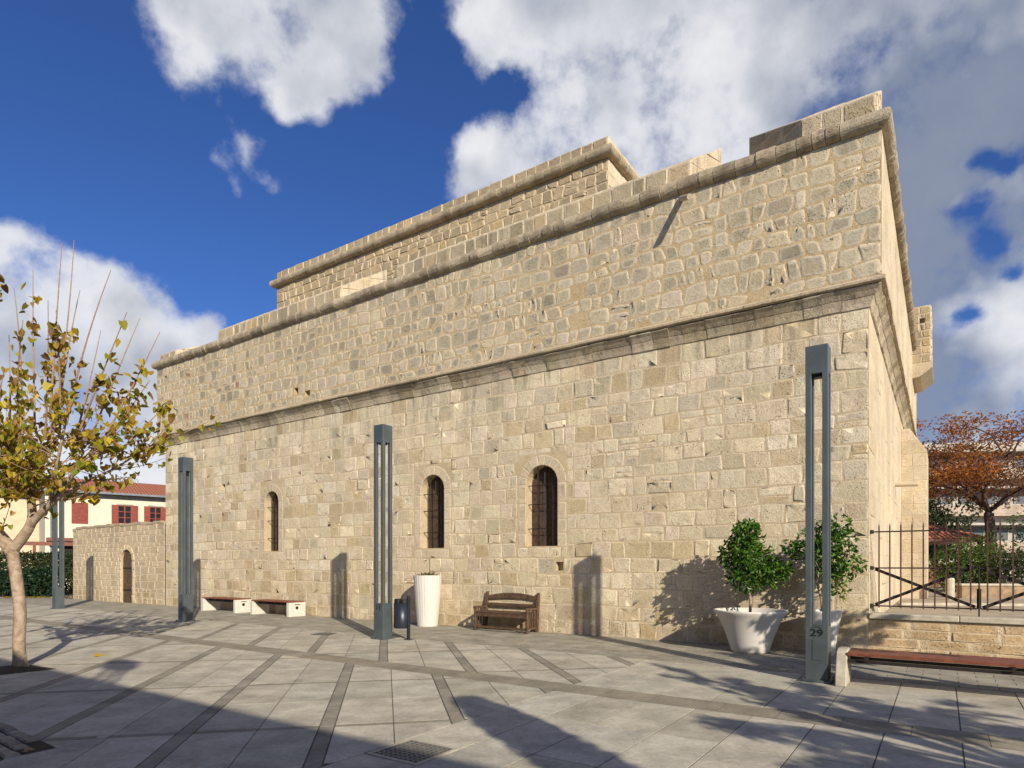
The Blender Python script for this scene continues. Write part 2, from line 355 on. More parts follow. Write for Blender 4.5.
def stones(mb, fr, u0, u1, v0, v1, rows, wid, gap, h, rimw, pal, seed, rr=.03, jit=.01, wob=.02, excl=(), planes=(), split=.0, drop=.0, tilt=0.0, big=None):
    rng = random.Random(seed); bs = [v0]
    while bs[-1] < v1-rows[0]*.6:
        bs.append(bs[-1]+rng.uniform(*rows))
    if len(bs) < 2: bs.append(v1)
    k = (v1-v0)/(bs[-1]-v0); bs = [v0+(b-v0)*k for b in bs]
    def bd(i, u):
        if i == 0 or i == len(bs)-1: return bs[i]
        return bs[i]+wob*(mnoise.noise(Vector((u*.55, i*7.3+seed, 0)))*1.6+mnoise.noise(Vector((u*2.3, i*3.1, seed)))*.7)
    for i in range(len(bs)-1):
        us = [u0]; rh = bs[i+1]-bs[i]
        while us[-1] < u1-wid[0]: us.append(us[-1]+rng.uniform(*wid)*(.75+.5*rh/((rows[0]+rows[1])/2)-.25))
        kk = (u1-u0)/(us[-1]-u0); us = [u0+(x-u0)*kk for x in us]
        for j in range(len(us)-1):
            a, b = us[j], us[j+1]; ja = 0 if j == 0 else rng.uniform(-jit, jit)*1.5; jb = 0 if j == len(us)-2 else rng.uniform(-jit, jit)*1.5
            q0 = [(a+ja, bd(i, a)), (b-jb, bd(i, b)), (b+jb, bd(i+1, b)), (a-ja, bd(i+1, a))]
            cells = [q0]
            if rng.random() < split and (q0[3][1]-q0[0][1]) > .2:
                t = rng.uniform(.3, .7)
                if rng.random() < .6:
                    m0 = (q0[0][0]*(1-t)+q0[3][0]*t, q0[0][1]*(1-t)+q0[3][1]*t); m1 = (q0[1][0]*(1-t)+q0[2][0]*t, q0[1][1]*(1-t)+q0[2][1]*t)
                    cells = [[q0[0], q0[1], m1, m0], [m0, m1, q0[2], q0[3]]]
                else:
                    m0 = (q0[0][0]*(1-t)+q0[1][0]*t, q0[0][1]*(1-t)+q0[1][1]*t); m1 = (q0[3][0]*(1-t)+q0[2][0]*t, q0[3][1]*(1-t)+q0[2][1]*t)
                    cells = [[q0[0], m0, m1, q0[3]], [m0, q0[1], q0[2], m1]]
            for q in cells:
                if rng.random() < drop: continue
                poly = outline(q, rng, gap*rng.uniform(.6, 1.5), rr, jit)
                pieces = [poly]
                for (eu0, eu1, ev0, ev1) in excl:
                    nw = []
                    for p in pieces:
                        if max(x[0] for x in p) <= eu0 or min(x[0] for x in p) >= eu1 or max(x[1] for x in p) <= ev0 or min(x[1] for x in p) >= ev1: nw.append(p); continue
                        g = .012
                        nw.append(clip(p, 1, 0, eu0-g)); nw.append(clip(p, -1, 0, -(eu1+g)))
                        mdl = clip(clip(p, 1, 0, eu1), -1, 0, -eu0)
                        nw.append(clip(mdl, 0, 1, ev0-g)); nw.append(clip(mdl, 0, -1, -(ev1+g)))
                    pieces = [p for p in nw if len(p) > 2 and area(p) > .004]
                for pl in planes: pieces = [clip(p, *pl) for p in pieces]
                c = pal(rng, (q[0][0]+q[2][0])/2, (q[0][1]+q[2][1])/2)
                for p in pieces: emit(mb, p, fr, h*rng.uniform(.4, 1.5), rimw*rng.uniform(.5, 1.3), c, rng)
def sheet(mb, fr, u0, u1, v0, v1, holes=(), depth=.35, arch=None):   # mortar sheet with rectangular (or arched) holes
    O, U, V, N = fr; us = sorted({u0, u1}|{h[0] for h in holes}|{h[1] for h in holes}); vs = sorted({v0, v1}|{h[2] for h in holes}|{h[3] for h in holes})
    P = lambda u, v, n=0: O+U*u+V*v+N*n
    for i in range(len(us)-1):
        for j in range(len(vs)-1):
            cu = (us[i]+us[i+1])/2; cv = (vs[j]+vs[j+1])/2
            if any(h[0] < cu < h[1] and h[2] < cv < h[3] for h in holes): continue
            mb.add([P(us[i], vs[j]), P(us[i+1], vs[j]), P(us[i+1], vs[j+1]), P(us[i], vs[j+1])], [(0, 1, 2, 3)])
    for h in holes:
        a, b, c, d = h[:4]; dp = h[4]; r = (b-a)/2
        if h[5]:                                # round head
            m = (a+b)/2; sp = d-r; ar = [(m-r*math.cos(math.pi*k/14), sp+r*math.sin(math.pi*k/14)) for k in range(15)]
            for k in range(14):
                p, q = ar[k], ar[k+1]; mb.add([P(p[0], p[1]), P(q[0], q[1]), P(q[0], d), P(p[0], d)], [(0, 1, 2, 3)])
                mb.add([P(p[0], p[1]), P(p[0], p[1], -dp), P(q[0], q[1], -dp), P(q[0], q[1])], [(0, 1, 2, 3)])
            top = sp
        else:
            top = d; mb.add([P(a, d), P(a, d, -dp), P(b, d, -dp), P(b, d)], [(0, 1, 2, 3)])
        mb.add([P(a, c), P(a, c, -dp), P(a, top, -dp), P(a, top)], [(0, 1, 2, 3)])
        mb.add([P(b, c), P(b, top), P(b, top, -dp), P(b, c, -dp)], [(0, 1, 2, 3)])
        mb.add([P(a, c), P(b, c), P(b, c, -dp), P(a, c, -dp)], [(0, 1, 2, 3)])
        if not h[5]: mb.add([P(a, c, -dp), P(b, c, -dp), P(b, d, -dp), P(a, d, -dp)], [(0, 1, 2, 3)])
def sweep(mb, path, prof, seg, pal, seed, jit=.01, gap=.006, rim=0):
    rng = random.Random(seed); n = len(path); P = [Vector((p[0], p[1], 0)) for p in path]
    nr = []
    for i in range(n-1):
        d = (P[i+1]-P[i]).normalized(); nr.append(Vector((d.y, -d.x, 0)))
    for i in range(n-1):
        ln = (P[i+1]-P[i]).length; d = (P[i+1]-P[i]).normalized(); cs = [0]
        while cs[-1] < ln-seg[0]: cs.append(cs[-1]+rng.uniform(*seg))
        kk = ln/cs[-1]; cs = [c*kk for c in cs]
        for j in range(len(cs)-1):
            ow = rng.uniform(-jit, jit); oz = rng.uniform(-jit, jit)*.6; c = pal(rng, cs[j], 0); sl = rng.uniform(-jit, jit)*.7
            rings = []
            m = 3 if jit > .004 else 2
            for q in range(m):
                f = q/(m-1); s_ = cs[j]+gap/2+(cs[j+1]-cs[j]-gap)*f; lo = []
                for w_, z in prof:
                    jj = rng.uniform(-jit, jit)*.35
                    ww = w_+(ow+sl*(f-.5)+jj if w_ > .001 else 0)
                    if q == 0 and j == 0 and i > 0: pt = P[i]+(nr[i]+nr[i-1])*w_
                    elif q == m-1 and j == len(cs)-2 and i < n-2: pt = P[i+1]+(nr[i]+nr[i+1])*w_
                    else: pt = P[i]+d*s_+nr[i]*ww
                    lo.append((pt.x, pt.y, z+(oz if abs(ww-w_) > 0 else 0)))
                rings.append(lo)
            k = len(prof); vs = [p for r in rings for p in r]; fs = []
            for q in range(m-1):
                for t in range(k): fs.append((q*k+t, q*k+(t+1) % k, (q+1)*k+(t+1) % k, (q+1)*k+t))
            fs.append(tuple(range(k-1, -1, -1))); fs.append(tuple(range((m-1)*k, m*k)))
            cc = []
            for q in range(m):
                cc += [(c[0], c[1], c[2], rim if q in (0, m-1) else 0)]*k
            mb.add(vs, fs, cc)
def vary(rng, c, s=.1, hue=.03):
    k = 1+rng.uniform(-s, s); return (c[0]*k*(1+rng.uniform(-hue, hue)), c[1]*k, c[2]*k*(1+rng.uniform(-hue*2, hue*2)))
def pal_low(rng, u, v):
    e = .8*mnoise.noise(Vector((u*.45, v*1.3, 5)))+.5*mnoise.noise(Vector((u*1.7, v*2.5, 9)))
    r = rng.random()+max(0, e-.18)*.9+(.16*rng.random() if v < 1.3 else 0)
    if r < .60: c = (.62, .53, .37)
    elif r < .76: c = (.69, .60, .435)
    elif r < .87: c = (.52, .45, .32)
    elif r < 1.06: c = (.53, .43, .27)
    else: c = (.45, .355, .22)
    return vary(rng, c, .09)
def pal_up(rng, u, v):
    r = rng.random()
    if r < .42: c = (.41, .36, .26)
    elif r < .68: c = (.50, .43, .31)
    elif r < .82: c = (.32, .28, .205)
    elif r < .99: c = (.53, .44, .305)
    else: c = (.36, .22, .15)
    return vary(rng, c, .12)
def pal_side(rng, u, v): return vary(rng, (.60, .505, .355), .07)
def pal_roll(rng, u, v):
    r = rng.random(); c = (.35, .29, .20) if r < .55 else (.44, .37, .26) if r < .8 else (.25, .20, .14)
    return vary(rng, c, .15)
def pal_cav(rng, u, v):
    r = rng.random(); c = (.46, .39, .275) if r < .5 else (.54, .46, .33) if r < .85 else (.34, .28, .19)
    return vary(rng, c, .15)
def pal_tier(rng, u, v):
    r = rng.random(); c = (.44, .35, .22) if r < .6 else (.37, .30, .20) if r < .85 else (.5, .38, .21)
    return vary(rng, c, .12)
def pal_par(rng, u, v):
    r = rng.random(); c = (.42, .35, .235) if r < .6 else (.33, .285, .2) if r < .8 else (.48, .37, .22)
    return vary(rng, c, .1)
X = Vector((1, 0, 0)); Y = Vector((0, 1, 0)); Z = Vector((0, 0, 1)); O0 = Vector((0, 0, 0))
# ================================================================== GROUND (structure)
g = MB(); g.add([(-400, -300, -.0045), (400, -300, -.0045), (400, 500, -.0045), (-400, 500, -.0045)], [(0, 1, 2, 3)])
tag(g.build('ground', M_GB), kind='structure')
def ringpts(poly, z0, z1, ins, c, mb):
    if len(poly) < 3 or area(poly) < .004: return
    n = len(poly); cu = sum(p[0] for p in poly)/n; cv = sum(p[1] for p in poly)/n
    vs = [(p[0], p[1], z0) for p in poly]; 
    for p in poly:
        d = math.hypot(p[0]-cu, p[1]-cv); k = max(.6, 1-ins/max(d, .02)); vs.append((cu+(p[0]-cu)*k, cv+(p[1]-cv)*k, z1))
    mb.add(vs, [tuple(range(n, 2*n))]+[(i, (i+1) % n, (i+1) % n+n, i+n) for i in range(n)], c)
def lw(x, y): p = L(x, y); return (p.x, p.y)
def hp_local(ax, s, v):                        # half-plane in castle coords: s*coord <= s*v, as a,b,c over world x,y
    d = -D1 if ax == 'x' else D2; c0 = CORNER.dot(d)
    return (s*d.x, s*d.y, s*(v+c0))
BX = -2.99                                     # where the two paving patterns meet
rngp = random.Random(5)
def slabc(r=.10, base=(.44, .405, .32)): return vary(rngp, base, r, .015)
def strc(): return vary(rngp, (.265, .24, .185), .12, .01)
E1 = Vector((-.195, .981, 0)).normalized(); E2 = Vector((.981, .195, 0)).normalized()
def rot_zone(mb, planes, q0, r0, z):
    sp = 1.29; sw = .15; g_ = .010
    def emitq(a, b, c, d, colr):
        p = [(E2*u+E1*v) for u, v in ((a, c), (b, c), (b, d), (a, d))]; poly = [(v.x, v.y) for v in p]
        for pl in planes: poly = clip(poly, *pl)
        if len(poly) > 2: ringpts(poly, z-.012, z, .0012, colr, mb)
    for i in range(-34, 12):
        a = q0+sp*i
        for j in range(-8, 34):
            b = r0+2.4*j
            for k in range(3): emitq(a-sw/2+g_, a+sw/2-g_, b+.8*k+.004, b+.8*k+.796, strc())
            w2 = (sp-sw)/2
            for k in range(2):
                x0 = a+sw/2+w2*k
                emitq(x0+g_/2, x0+w2-g_/2, b-.05, b+.045, strc())
                emitq(x0+g_/2, x0+w2-g_/2, b+.052, b+1.19, slabc()); emitq(x0+g_/2, x0+w2-g_/2, b+1.197, b+2.343, slabc())
HC = [Vector((-.83, 5.41, 0))]                  # drain centre
pv = MB()
rot_zone(pv, [hp_local('x', 1, BX-.004), hp_local('y', 1, -5.79), (0, -1, 2.0), (-1, 0, 32)], -.57, 6.49, 0)
rot_zone(pv, [hp_local('x', 1, BX-.004), hp_local('y', -1, -5.30), hp_local('y', 1, -2.70), (-1, 0, 40)], -.045, 6.9, 0)
def grid_zone(mb, x0, x1, y0, y1, tx, ty, colf, offs=.0, z=0.0, g_=.006, hole=None):
    j = 0; y = y1
    while y > y0+.02:
        yb = max(y0, y-ty); x = x0+(offs*(j % 2))*tx-tx; 
        while x < x1:
            a = max(x0, x); b = min(x1, x+tx)
            if b-a > .03 and not (hole and hole[0]-.01 < (a+b)/2 < hole[1]+.01 and hole[2] < (y+yb)/2 < hole[3]):
                ringpts([lw(a+g_, yb+g_), lw(b-g_, yb+g_), lw(b-g_, y-g_), lw(a+g_, y-g_)], z-.012, z, .0012, colf(), mb)
            x += tx
        y = yb; j += 1
GX, GY = -2.66, -8.74+0.0
gl = D2.dot(HC[0]-CORNER); gxl = -(D1.dot(HC[0]-CORNER))
GX0, GX1, GY0, GY1 = BX+.02, BX+.60, gl-.28, gl+.28
# castle-aligned slabs, near side, leaving the drain opening free
for (a, b, c, d) in ((GX1, 16, -20, -5.79), (BX, GX1, GY1, -5.79), (BX, GX1, -20, GY0)):
    grid_zone(pv, a, b, c, d, .60, 1.22, slabc)
grid_zone(pv, BX, 18, -5.30, -2.70, .60, 1.33, slabc, .0)
tag(pv.build('plaza_paving', M_PV), kind='structure')
ap = MB()
grid_zone(ap, -46, 20, -2.68, 0.0, .42, .19, lambda: vary(rngp, (.30, .275, .215), .12, .02), .5, 0.0, .004)
tag(ap.build('pavement', M_PV), kind='structure')
ch = MB()                                       # shallow dished drain channel parallel to the castle
x = -46.0
while x < 18:
    ln = rngp.choice((.42, .6, .6, .8)); c = vary(rngp, (.27, .24, .175), .09, .02); ys = (-5.30, -5.38, -5.545, -5.70, -5.79); zs = (0, -.0015, -.0035, -.0015, 0)
    vs = [tuple(L(xx, y, z)) for xx in (x+.003, x+ln-.003) for y, z in zip(ys, zs)]
    ch.add(vs, [(i+1, i, i+5, i+6) for i in range(4)], c); x += ln
tag(ch.build('drain_channel', M_PV), kind='structure')
# raised terrace behind the low wall, with the garden beyond
tr = MB(); a = [(0.02, .36), (60, .36), (60, 90), (0.02, 90)]
tr.add([tuple(L(x, y, .52)) for x, y in a]+[tuple(L(x, y, 0)) for x, y in a], [(0, 1, 2, 3), (0, 4, 5, 1), (1, 5, 6, 2), (2, 6, 7, 3), (3, 7, 4, 0)], (.36, .30, .22))
tag(tr.build('terrace', M_PV), kind='structure')

# ================================================================== FORTRESS
fort = thing('fortress', CORNER, 'great windowed limestone fortress with stepped battlements, filling the middle of the view', 'castle', ROT)
FX0 = -23.7; SY = 18.0
FRONT = (O0, X, Z, -Y)
wins = [(-7.17, -6.30, 2.02, 3.93), (-10.53, -9.72, 2.02, 3.97), (-17.42, -16.70, 2.02, 3.98)]
putl = [(-22.0, 1.35), (-6.35, 1.45), (-19.9, 4.2)]
holes = [(a, b, c, d, .34, True) for a, b, c, d in wins]+[(x, x+.2, z, z+.2, .16, False) for x, z in putl]
mb = MB(); sheet(mb, FRONT, FX0, 0, 0, 6.16, holes)
OX = Vector((FX0, 0, 0))
sheet(mb, (OX, Y, Z, -X), 0, SY, 0, 6.16)
ms = mb.build('wall_mortar', M_MO, fort)
exc = [(a-.24, b+.24, c-.02, d+.26) for a, b, c, d in wins]+[(x, x+.2, z, z+.2) for x, z in putl]
mb = MB()
stones(mb, FRONT, FX0, 0, 0.0, 6.15, (.27, .40), (.30, .62), .006, .0042, .022, pal_low, 11, rr=.026, jit=.014, wob=.035, excl=exc, split=.10)
stones(mb, (OX, Y, Z, -X), 0, SY, 0, 6.15, (.3, .4), (.35, .65), .007, .006, .02, pal_low, 31, rr=.03)
tag(mb.build('lower_wall', M_ST, fort, True))
# dressed window surrounds
for a, b, c, d in wins:
    mb = MB(); rng = random.Random(int(-a*10)); m = (a+b)/2; r = (b-a)/2; sp = d-r; z = c-.02
    while z < sp-.05:
        z2 = min(sp, z+rng.uniform(.28, .42)); 
        if sp-z2 < .12: z2 = sp
        for s0, s1 in ((a-.235, a), (b, b+.235)):
            emit(mb, [(s0+.008, z+.006), (s1-.001, z+.006), (s1-.001, z2-.006), (s0+.008, z2-.006)], FRONT, .005, .02, vary(rng, (.58, .49, .35), .07), rng, .002)
        z = z2
    n = 9; ro = r+.235
    for k in range(n):
        a0 = math.pi*k/n+.010; a1 = math.pi*(k+1)/n-.010; am = (a0+a1)/2
        pl = [(m+r*math.cos(a0), sp+r*math.sin(a0)), (m+ro*math.cos(a0), sp+ro*math.sin(a0)), (m+ro*math.cos(am), sp+ro*math.sin(am)), (m+ro*math.cos(a1), sp+ro*math.sin(a1)), (m+r*math.cos(a1), sp+r*math.sin(a1)), (m+r*math.cos(am), sp+r*math.sin(am))]
        emit(mb, pl, FRONT, .006, .02, vary(rng, (.55, .46, .325), .07), rng, .002)
    mb.build('window_surround', M_ST, fort)
# windows: boarded shutter, iron bars
for i, (a, b, c, d) in enumerate(wins):
    m = (a+b)/2; r = (b-a)/2; sp = d-r
    sh = MB(); nb = 6; bw = (b-a)/nb
    for k in range(nb):
        x0 = a+bw*k; zt = lambda x_: sp+math.sqrt(max(0, r*r-(x_-m)**2))
        off = .003*(k % 3); sh.prism([(x0+.005, c), (x0+bw-.005, c), (x0+bw-.005, zt(x0+bw-.005)-.001), (x0+bw/2, zt(x0+bw/2)), (x0+.005, zt(x0+.005)-.001)], 'y', .285-off, .33)
    win = sh.build('window', M_WOODD, fort)
    br = MB()
    for x_ in (a+(b-a)*.3, a+(b-a)*.52, a+(b-a)*.78): br.tube([(x_, .12, c), (x_, .12, sp+math.sqrt(max(.01, r*r-(x_-m)**2)))], .011, 6)
    for z_ in (c+.42, c+1.0, c+1.45): br.tube([(a, .11, z_), (b, .11, z_)], .011, 6)
    br.build('window_bars', M_DARK, win)
# side wall, lower
mb = MB(); sheet(mb, (O0, Y, Z, X), 0, SY, 0, 6.16)
mb.build('wall_mortar', M_SD, fort)
mb = MB(); stones(mb, (O0, Y, Z, X), 0, SY, 0.0, 6.15, (.3, .42), (.35, .7), .003, .0015, .02, pal_side, 12, rr=.02, jit=.006, wob=.015)
mb.build('side_wall', M_SD, fort, True)
# upper wall: front and side stand .21 proud
UP = (Vector((0, -.21, 0)), X, Z, -Y); UX0 = FX0-.21
mb = MB(); hol = [(-12.0, -11.82, 7.35, 7.53, .15, False), (-11.25, -11.07, 7.2, 7.4, .15, False), (-2.55, -2.40, 7.62, 7.74, .15, False)]
hol = [(-15.62, -15.42, 6.85, 7.07, .15, False), (-15.1, -14.86, 6.72, 6.9, .12, False)]
sheet(mb, UP, UX0, .21, 6.5, 9.1, hol)
sheet(mb, (Vector((UX0, 0, 0)), Y, Z, -X), -.21, SY, 6.5, 9.1)
mb.build('wall_mortar', M_MU, fort)
mb = MB(); exu = [h[:4] for h in hol]
stones(mb, UP, UX0, .21, 6.56, 9.08, (.25, .40), (.17, .50), .012, .0052, .044, pal_up, 21, rr=.065, jit=.027, wob=.07, excl=exu, split=.10, drop=.015)
stones(mb, (Vector((UX0, 0, 0)), Y, Z, -X), -.2, SY, 6.56, 9.08, (.26, .38), (.24, .46), .024, .0075, .034, pal_up, 22, rr=.085, jit=.02, wob=.07)
mb.build('upper_wall', M_RB, fort, True)
mb = MB(); sheet(mb, (Vector((.21, 0, 0)), Y, Z, X), -.21, SY, 6.5, 9.1); mb.build('wall_mortar', M_SD, fort)
mb = MB(); stones(mb, (Vector((.21, 0, 0)), Y, Z, X), -.21, SY, 6.56, 9.08, (.28, .4), (.3, .6), .003, .0015, .02, pal_side, 23, rr=.03, jit=.01)
mb.build('side_wall', M_SD, fort, True)
# string course: fillet with a worn cavetto below
path = [(FX0, SY), (FX0, 0), (0, 0), (0, SY)]
# path runs so that the outward normal is to its right
mb = MB()
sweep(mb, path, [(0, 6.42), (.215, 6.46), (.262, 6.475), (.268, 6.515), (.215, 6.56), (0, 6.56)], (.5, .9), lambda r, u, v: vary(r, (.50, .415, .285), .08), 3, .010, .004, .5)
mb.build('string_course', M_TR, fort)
mb = MB()
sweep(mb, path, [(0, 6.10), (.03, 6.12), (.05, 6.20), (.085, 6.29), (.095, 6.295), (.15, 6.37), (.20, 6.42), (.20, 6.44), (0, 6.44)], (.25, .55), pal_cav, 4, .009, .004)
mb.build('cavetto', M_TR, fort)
# roll moulding
def circ(cw, cz, r, n=14, a0=-100, a1=115): return [(0, cz-r*.98)]+[(cw+r*math.cos(R(a0+(a1-a0)*k/n)), cz+r*math.sin(R(a0+(a1-a0)*k/n))) for k in range(n+1)]+[(0, cz+r*.9)]
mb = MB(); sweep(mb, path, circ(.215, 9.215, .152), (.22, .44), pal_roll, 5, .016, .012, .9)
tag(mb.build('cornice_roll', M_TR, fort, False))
# roof deck
mb = MB(); mb.box(FX0+.05, -.05, .05, SY, 9.1, 9.3); mb.build('roof', M_MO, fort)
# battlement: merlons with sloping tops and splayed embrasures
def merlon(name, f0, f1, b0, b1, y0=-.13, y1=.85, zf=9.75, zb=10.40, z0=9.30, fr='front', seed=1):
    base = [(f0, y0), (f1, y0), (b1, y1), (b0, y1)]
    if fr == 'side': base = [(-y, x) for x, y in base]
    vs = [(x, y, z0) for x, y in base]+[(base[0][0], base[0][1], zf), (base[1][0], base[1][1], zf), (base[2][0], base[2][1], zb), (base[3][0], base[3][1], zb)]
    m = MB(); m.add(vs, [(3, 2, 1, 0), (4, 5, 6, 7), (0, 1, 5, 4), (1, 2, 6, 5), (2, 3, 7, 6), (3, 0, 4, 7)])
    par = m.build(name, M_SD, fort)
    m = MB()
    if fr == 'front':
        stones(m, (Vector((0, y0, 0)), X, Z, -Y), f0, f1, 9.38, zf, (.30, .4), (.28, .52), .008, .014, .02, pal_par, seed, rr=.03, jit=.012, wob=.0)
        sl = math.hypot(y1-y0, zb-zf); V = Vector((0, y1-y0, zb-zf)).normalized()
        stones(m, (Vector((0, y0, zf)), X, V, V.cross(X)*-1 if V.cross(X).z < 0 else V.cross(X)), max(f0, b0)+.01, min(f1, b1)-.01, .02, sl-.02, (.3, .45), (.35, .7), .01, .010, .02, pal_side, seed+1, rr=.02)
        for (fx, bx, sgn) in ((f0, b0, -1), (f1, b1, 1)):
            U = Vector((bx-fx, y1-y0, 0)); ln = U.length; U.normalize(); N_ = Vector((U.y, -U.x, 0))*(1 if sgn > 0 else -1)
            dz = (zb-zf)/ln
            stones(m, (Vector((fx, y0, 0)), U, Z, N_), 0.01, ln-.01, 9.38, zb, (.28, .4), (.3, .6), .008, .012, .02, pal_par if sgn < 0 else pal_side, seed+7, rr=.03, planes=[(-dz, 1, zf-.01)])
    m.build('facing', M_ST, par)
    return par
merlon('parapet', -1.07, .13, -2.23, .13, seed=41)
merlon('parapet', -11.3, -3.15, -12.0, -2.80, seed=42)
merlon('parapet', -19.9, -13.55, -20.9, -12.67, seed=44)
merlon('parapet', FX0-.13, -22.7, FX0-.13, -21.5, zf=9.62, zb=9.95, seed=46)
# side parapet, solid
mb = MB(); mb.add([(.13, .86, 9.3), (.13, SY, 9.3), (-.85, SY, 9.3), (-.85, .86, 9.3), (.13, .86, 9.75), (.13, SY, 9.75), (-.85, SY, 10.4), (-.85, .86, 10.4)], [(3, 2, 1, 0), (4, 5, 6, 7), (0, 1, 5, 4), (1, 2, 6, 5), (2, 3, 7, 6), (3, 0, 4, 7)])
mb.build('parapet', M_SD, fort); mb = MB(); mb.box(FX0-.13, FX0+.85, .86, SY, 9.3, 9.8)
mb.build('parapet', M_SD, fort)
# sills in the embrasures
for a, b in ((-3.15, -1.07), (-13.6, -11.3), (-22.7, -19.9)): mb = MB(); mb.box(a-.2 if a < -20 else a, b, -.12, .8, 9.3, 9.39); mb.build('embrasure_sill', M_SD, fort)
# upper tier, set back
TX0, TX1, TY0, TY1 = -20.97, -6.45, 3.0, 14.0
TF = (Vector((0, TY0, 0)), X, Z, -Y); TS = (Vector((TX1, 0, 0)), Y, Z, X)
mb = MB(); sheet(mb, TF, TX0, TX1, 9.2, 13.24); sheet(mb, (Vector((TX0, 0, 0)), Y, Z, -X), TY0, TY1, 9.2, 13.24)
mb.add([(TX0, TY0, 13.2), (TX1, TY0, 13.2), (TX1, TY1, 13.2), (TX0, TY1, 13.2)], [(0, 1, 2, 3)]); mb.build('wall_mortar', M_MU, fort)
mb = MB(); stones(mb, TF, TX0, TX1, 9.3, 12.66, (.24, .36), (.26, .5), .014, .02, .025, pal_tier, 51, rr=.05, jit=.03, wob=.05, split=.2)
mb.build('upper_tier', M_RB, fort); mb = MB(); stones(mb, TF, TX0, TX1, 12.92, 13.25, (.30, .34), (.3, .5), .008, .025, .02, pal_tier, 52, rr=.02, jit=.01, wob=0)
mb.build('upper_parapet', M_RB, fort)
mb = MB(); sheet(mb, TS, TY0, TY1, 9.2, 13.24); mb.build('wall_mortar', M_SD, fort)
mb = MB(); stones(mb, TS, TY0, TY1, 9.3, 12.66, (.28, .4), (.3, .6), .006, .012, .02, pal_side, 53, rr=.03); stones(mb, TS, TY0, TY1, 12.92, 13.25, (.3, .34), (.4, .7), .006, .012, .02, pal_side, 54); mb.build('side_wall', M_SD, fort)
mb = MB(); tp = [(TX0, TY1), (TX0, TY0), (TX1, TY0), (TX1, TY1)]
sweep(mb, tp, circ(.06, 12.80, .155), (.32, .6), lambda r, u, v: vary(r, (.39, .32, .21), .15), 8, .012, .008, .9)
mb.build('cornice_roll', M_TR, fort)
# buttress at the side
mb = MB(); mb.prism([(0.0, 0), (.69, 0), (.69, 5.1), (.225, 5.85), (0.0, 5.85)], 'y', 10.7, 12.9); bt = mb.build('buttress', M_SD, fort)
mb = MB(); stones(mb, (Vector((0, 10.7, 0)), X, Z, -Y), 0, .69, 0, 5.85, (.35, .45), (.3, .5), .004, .006, .015, pal_side, 61, rr=.01, planes=[(.75/.465, 1, 5.1+.69*.75/.465)]); mb.build('facing', M_SD, bt)
# machicolated box high on the side
mb = MB(); BF = (Vector((0, 13.6, 0)), X, Z, -Y)
sheet(mb, BF, .15, .75, 8.55, 10.6, [(.42, .58, 10.0, 10.18, .2, False)])
sheet(mb, (Vector((.75, 0, 0)), Y, Z, X), 13.6, 15.9, 8.55, 10.6)
mb.add([(.15, 13.6, 10.6), (.75, 13.6, 10.6), (.75, 15.9, 10.6), (.15, 15.9, 10.6)], [(0, 1, 2, 3)])
mb.prism([(.15, 8.1), (.45, 8.15), (.80, 8.42), (.80, 8.62), (.15, 8.62)], 'y', 13.55, 15.95)
box = mb.build('machicolation', M_SD, fort)
mb = MB(); stones(mb, BF, .18, .75, 8.63, 10.58, (.2, .32), (.18, .34), .008, .022, .02, pal_tier, 62, rr=.03, jit=.02, wob=.02, excl=[(.42, .58, 10.0, 10.18)])
stones(mb, (Vector((.75, 0, 0)), Y, Z, X), 13.6, 15.9, 8.63, 10.58, (.2, .32), (.3, .5), .008, .02, .02, pal_side, 63); mb.build('facing', M_ST, box)
# spouts
mb = MB(); mb.tube([(-3.30, -.22, 8.98), (-2.95, -.74, 8.66)], .055, 10); mb.build('drain_spout', M_SD, fort)
mb = MB(); mb.tube([(0, 7.5, 3.77), (.53, 7.5, 3.75)], .06, 12); mb.build('drain_spout', M_SD, fort)
# rear closure
mb = MB(); mb.add([(FX0, SY, 0), (0, SY, 0), (0, SY, 9.1), (FX0, SY, 9.1)], [(3, 2, 1, 0)]); mb.add([(TX0, TY1, 9), (TX1, TY1, 9), (TX1, TY1, 13.2), (TX0, TY1, 13.2)], [(3, 2, 1, 0)]); mb.build('rear_wall', M_MO, fort)
# flagstaff tip-like clamp on the far end of the side is hidden by trees

# ================================================================== COURTYARD WALL AT THE LEFT END
cw = thing('courtyard_wall', L(-23.7, 0), 'low rough limestone wall with a small arched plank door, left of the fortress', 'wall', ROT)
WL = 8.05; DX0, DX1 = -3.52, -2.58
CF = (Vector((0, -.02, 0)), X, Z, -Y)
mb = MB(); sheet(mb, CF, -WL, -.01, 0, 3.18, [(DX0, DX1, 0.0, 2.2, .12, True)])
mb.prism([(-WL, 0), (-.01, 0), (-.01, 3.25), (-WL+.5, 3.18), (-WL+.12, 3.05), (-WL, 2.8)], 'y', .34, .55)
mb.add([(-WL, -.02, 0), (-WL, .5, 0), (-WL, .5, 3.0), (-WL, -.02, 3.0)], [(0, 1, 2, 3)])
mb.add([(-WL, -.02, 3.18), (-.01, -.02, 3.18), (-.01, .5, 3.22), (-WL, .5, 3.16)], [(0, 1, 2, 3)])
mb.build('wall_mortar', M_MO, cw)
mb = MB(); stones(mb, CF, -WL, -.01, 0, 3.22, (.17, .3), (.3, .7), .006, .010, .02, lambda r, u, v: vary(r, (.50, .41, .275), .13), 71, rr=.04, jit=.012, wob=.05, excl=[(DX0-.2, DX1+.2, 0, 2.42)], split=.15)
rng = random.Random(3); m_ = (DX0+DX1)/2; r_ = (DX1-DX0)/2; sp_ = 2.2-r_
z = 0
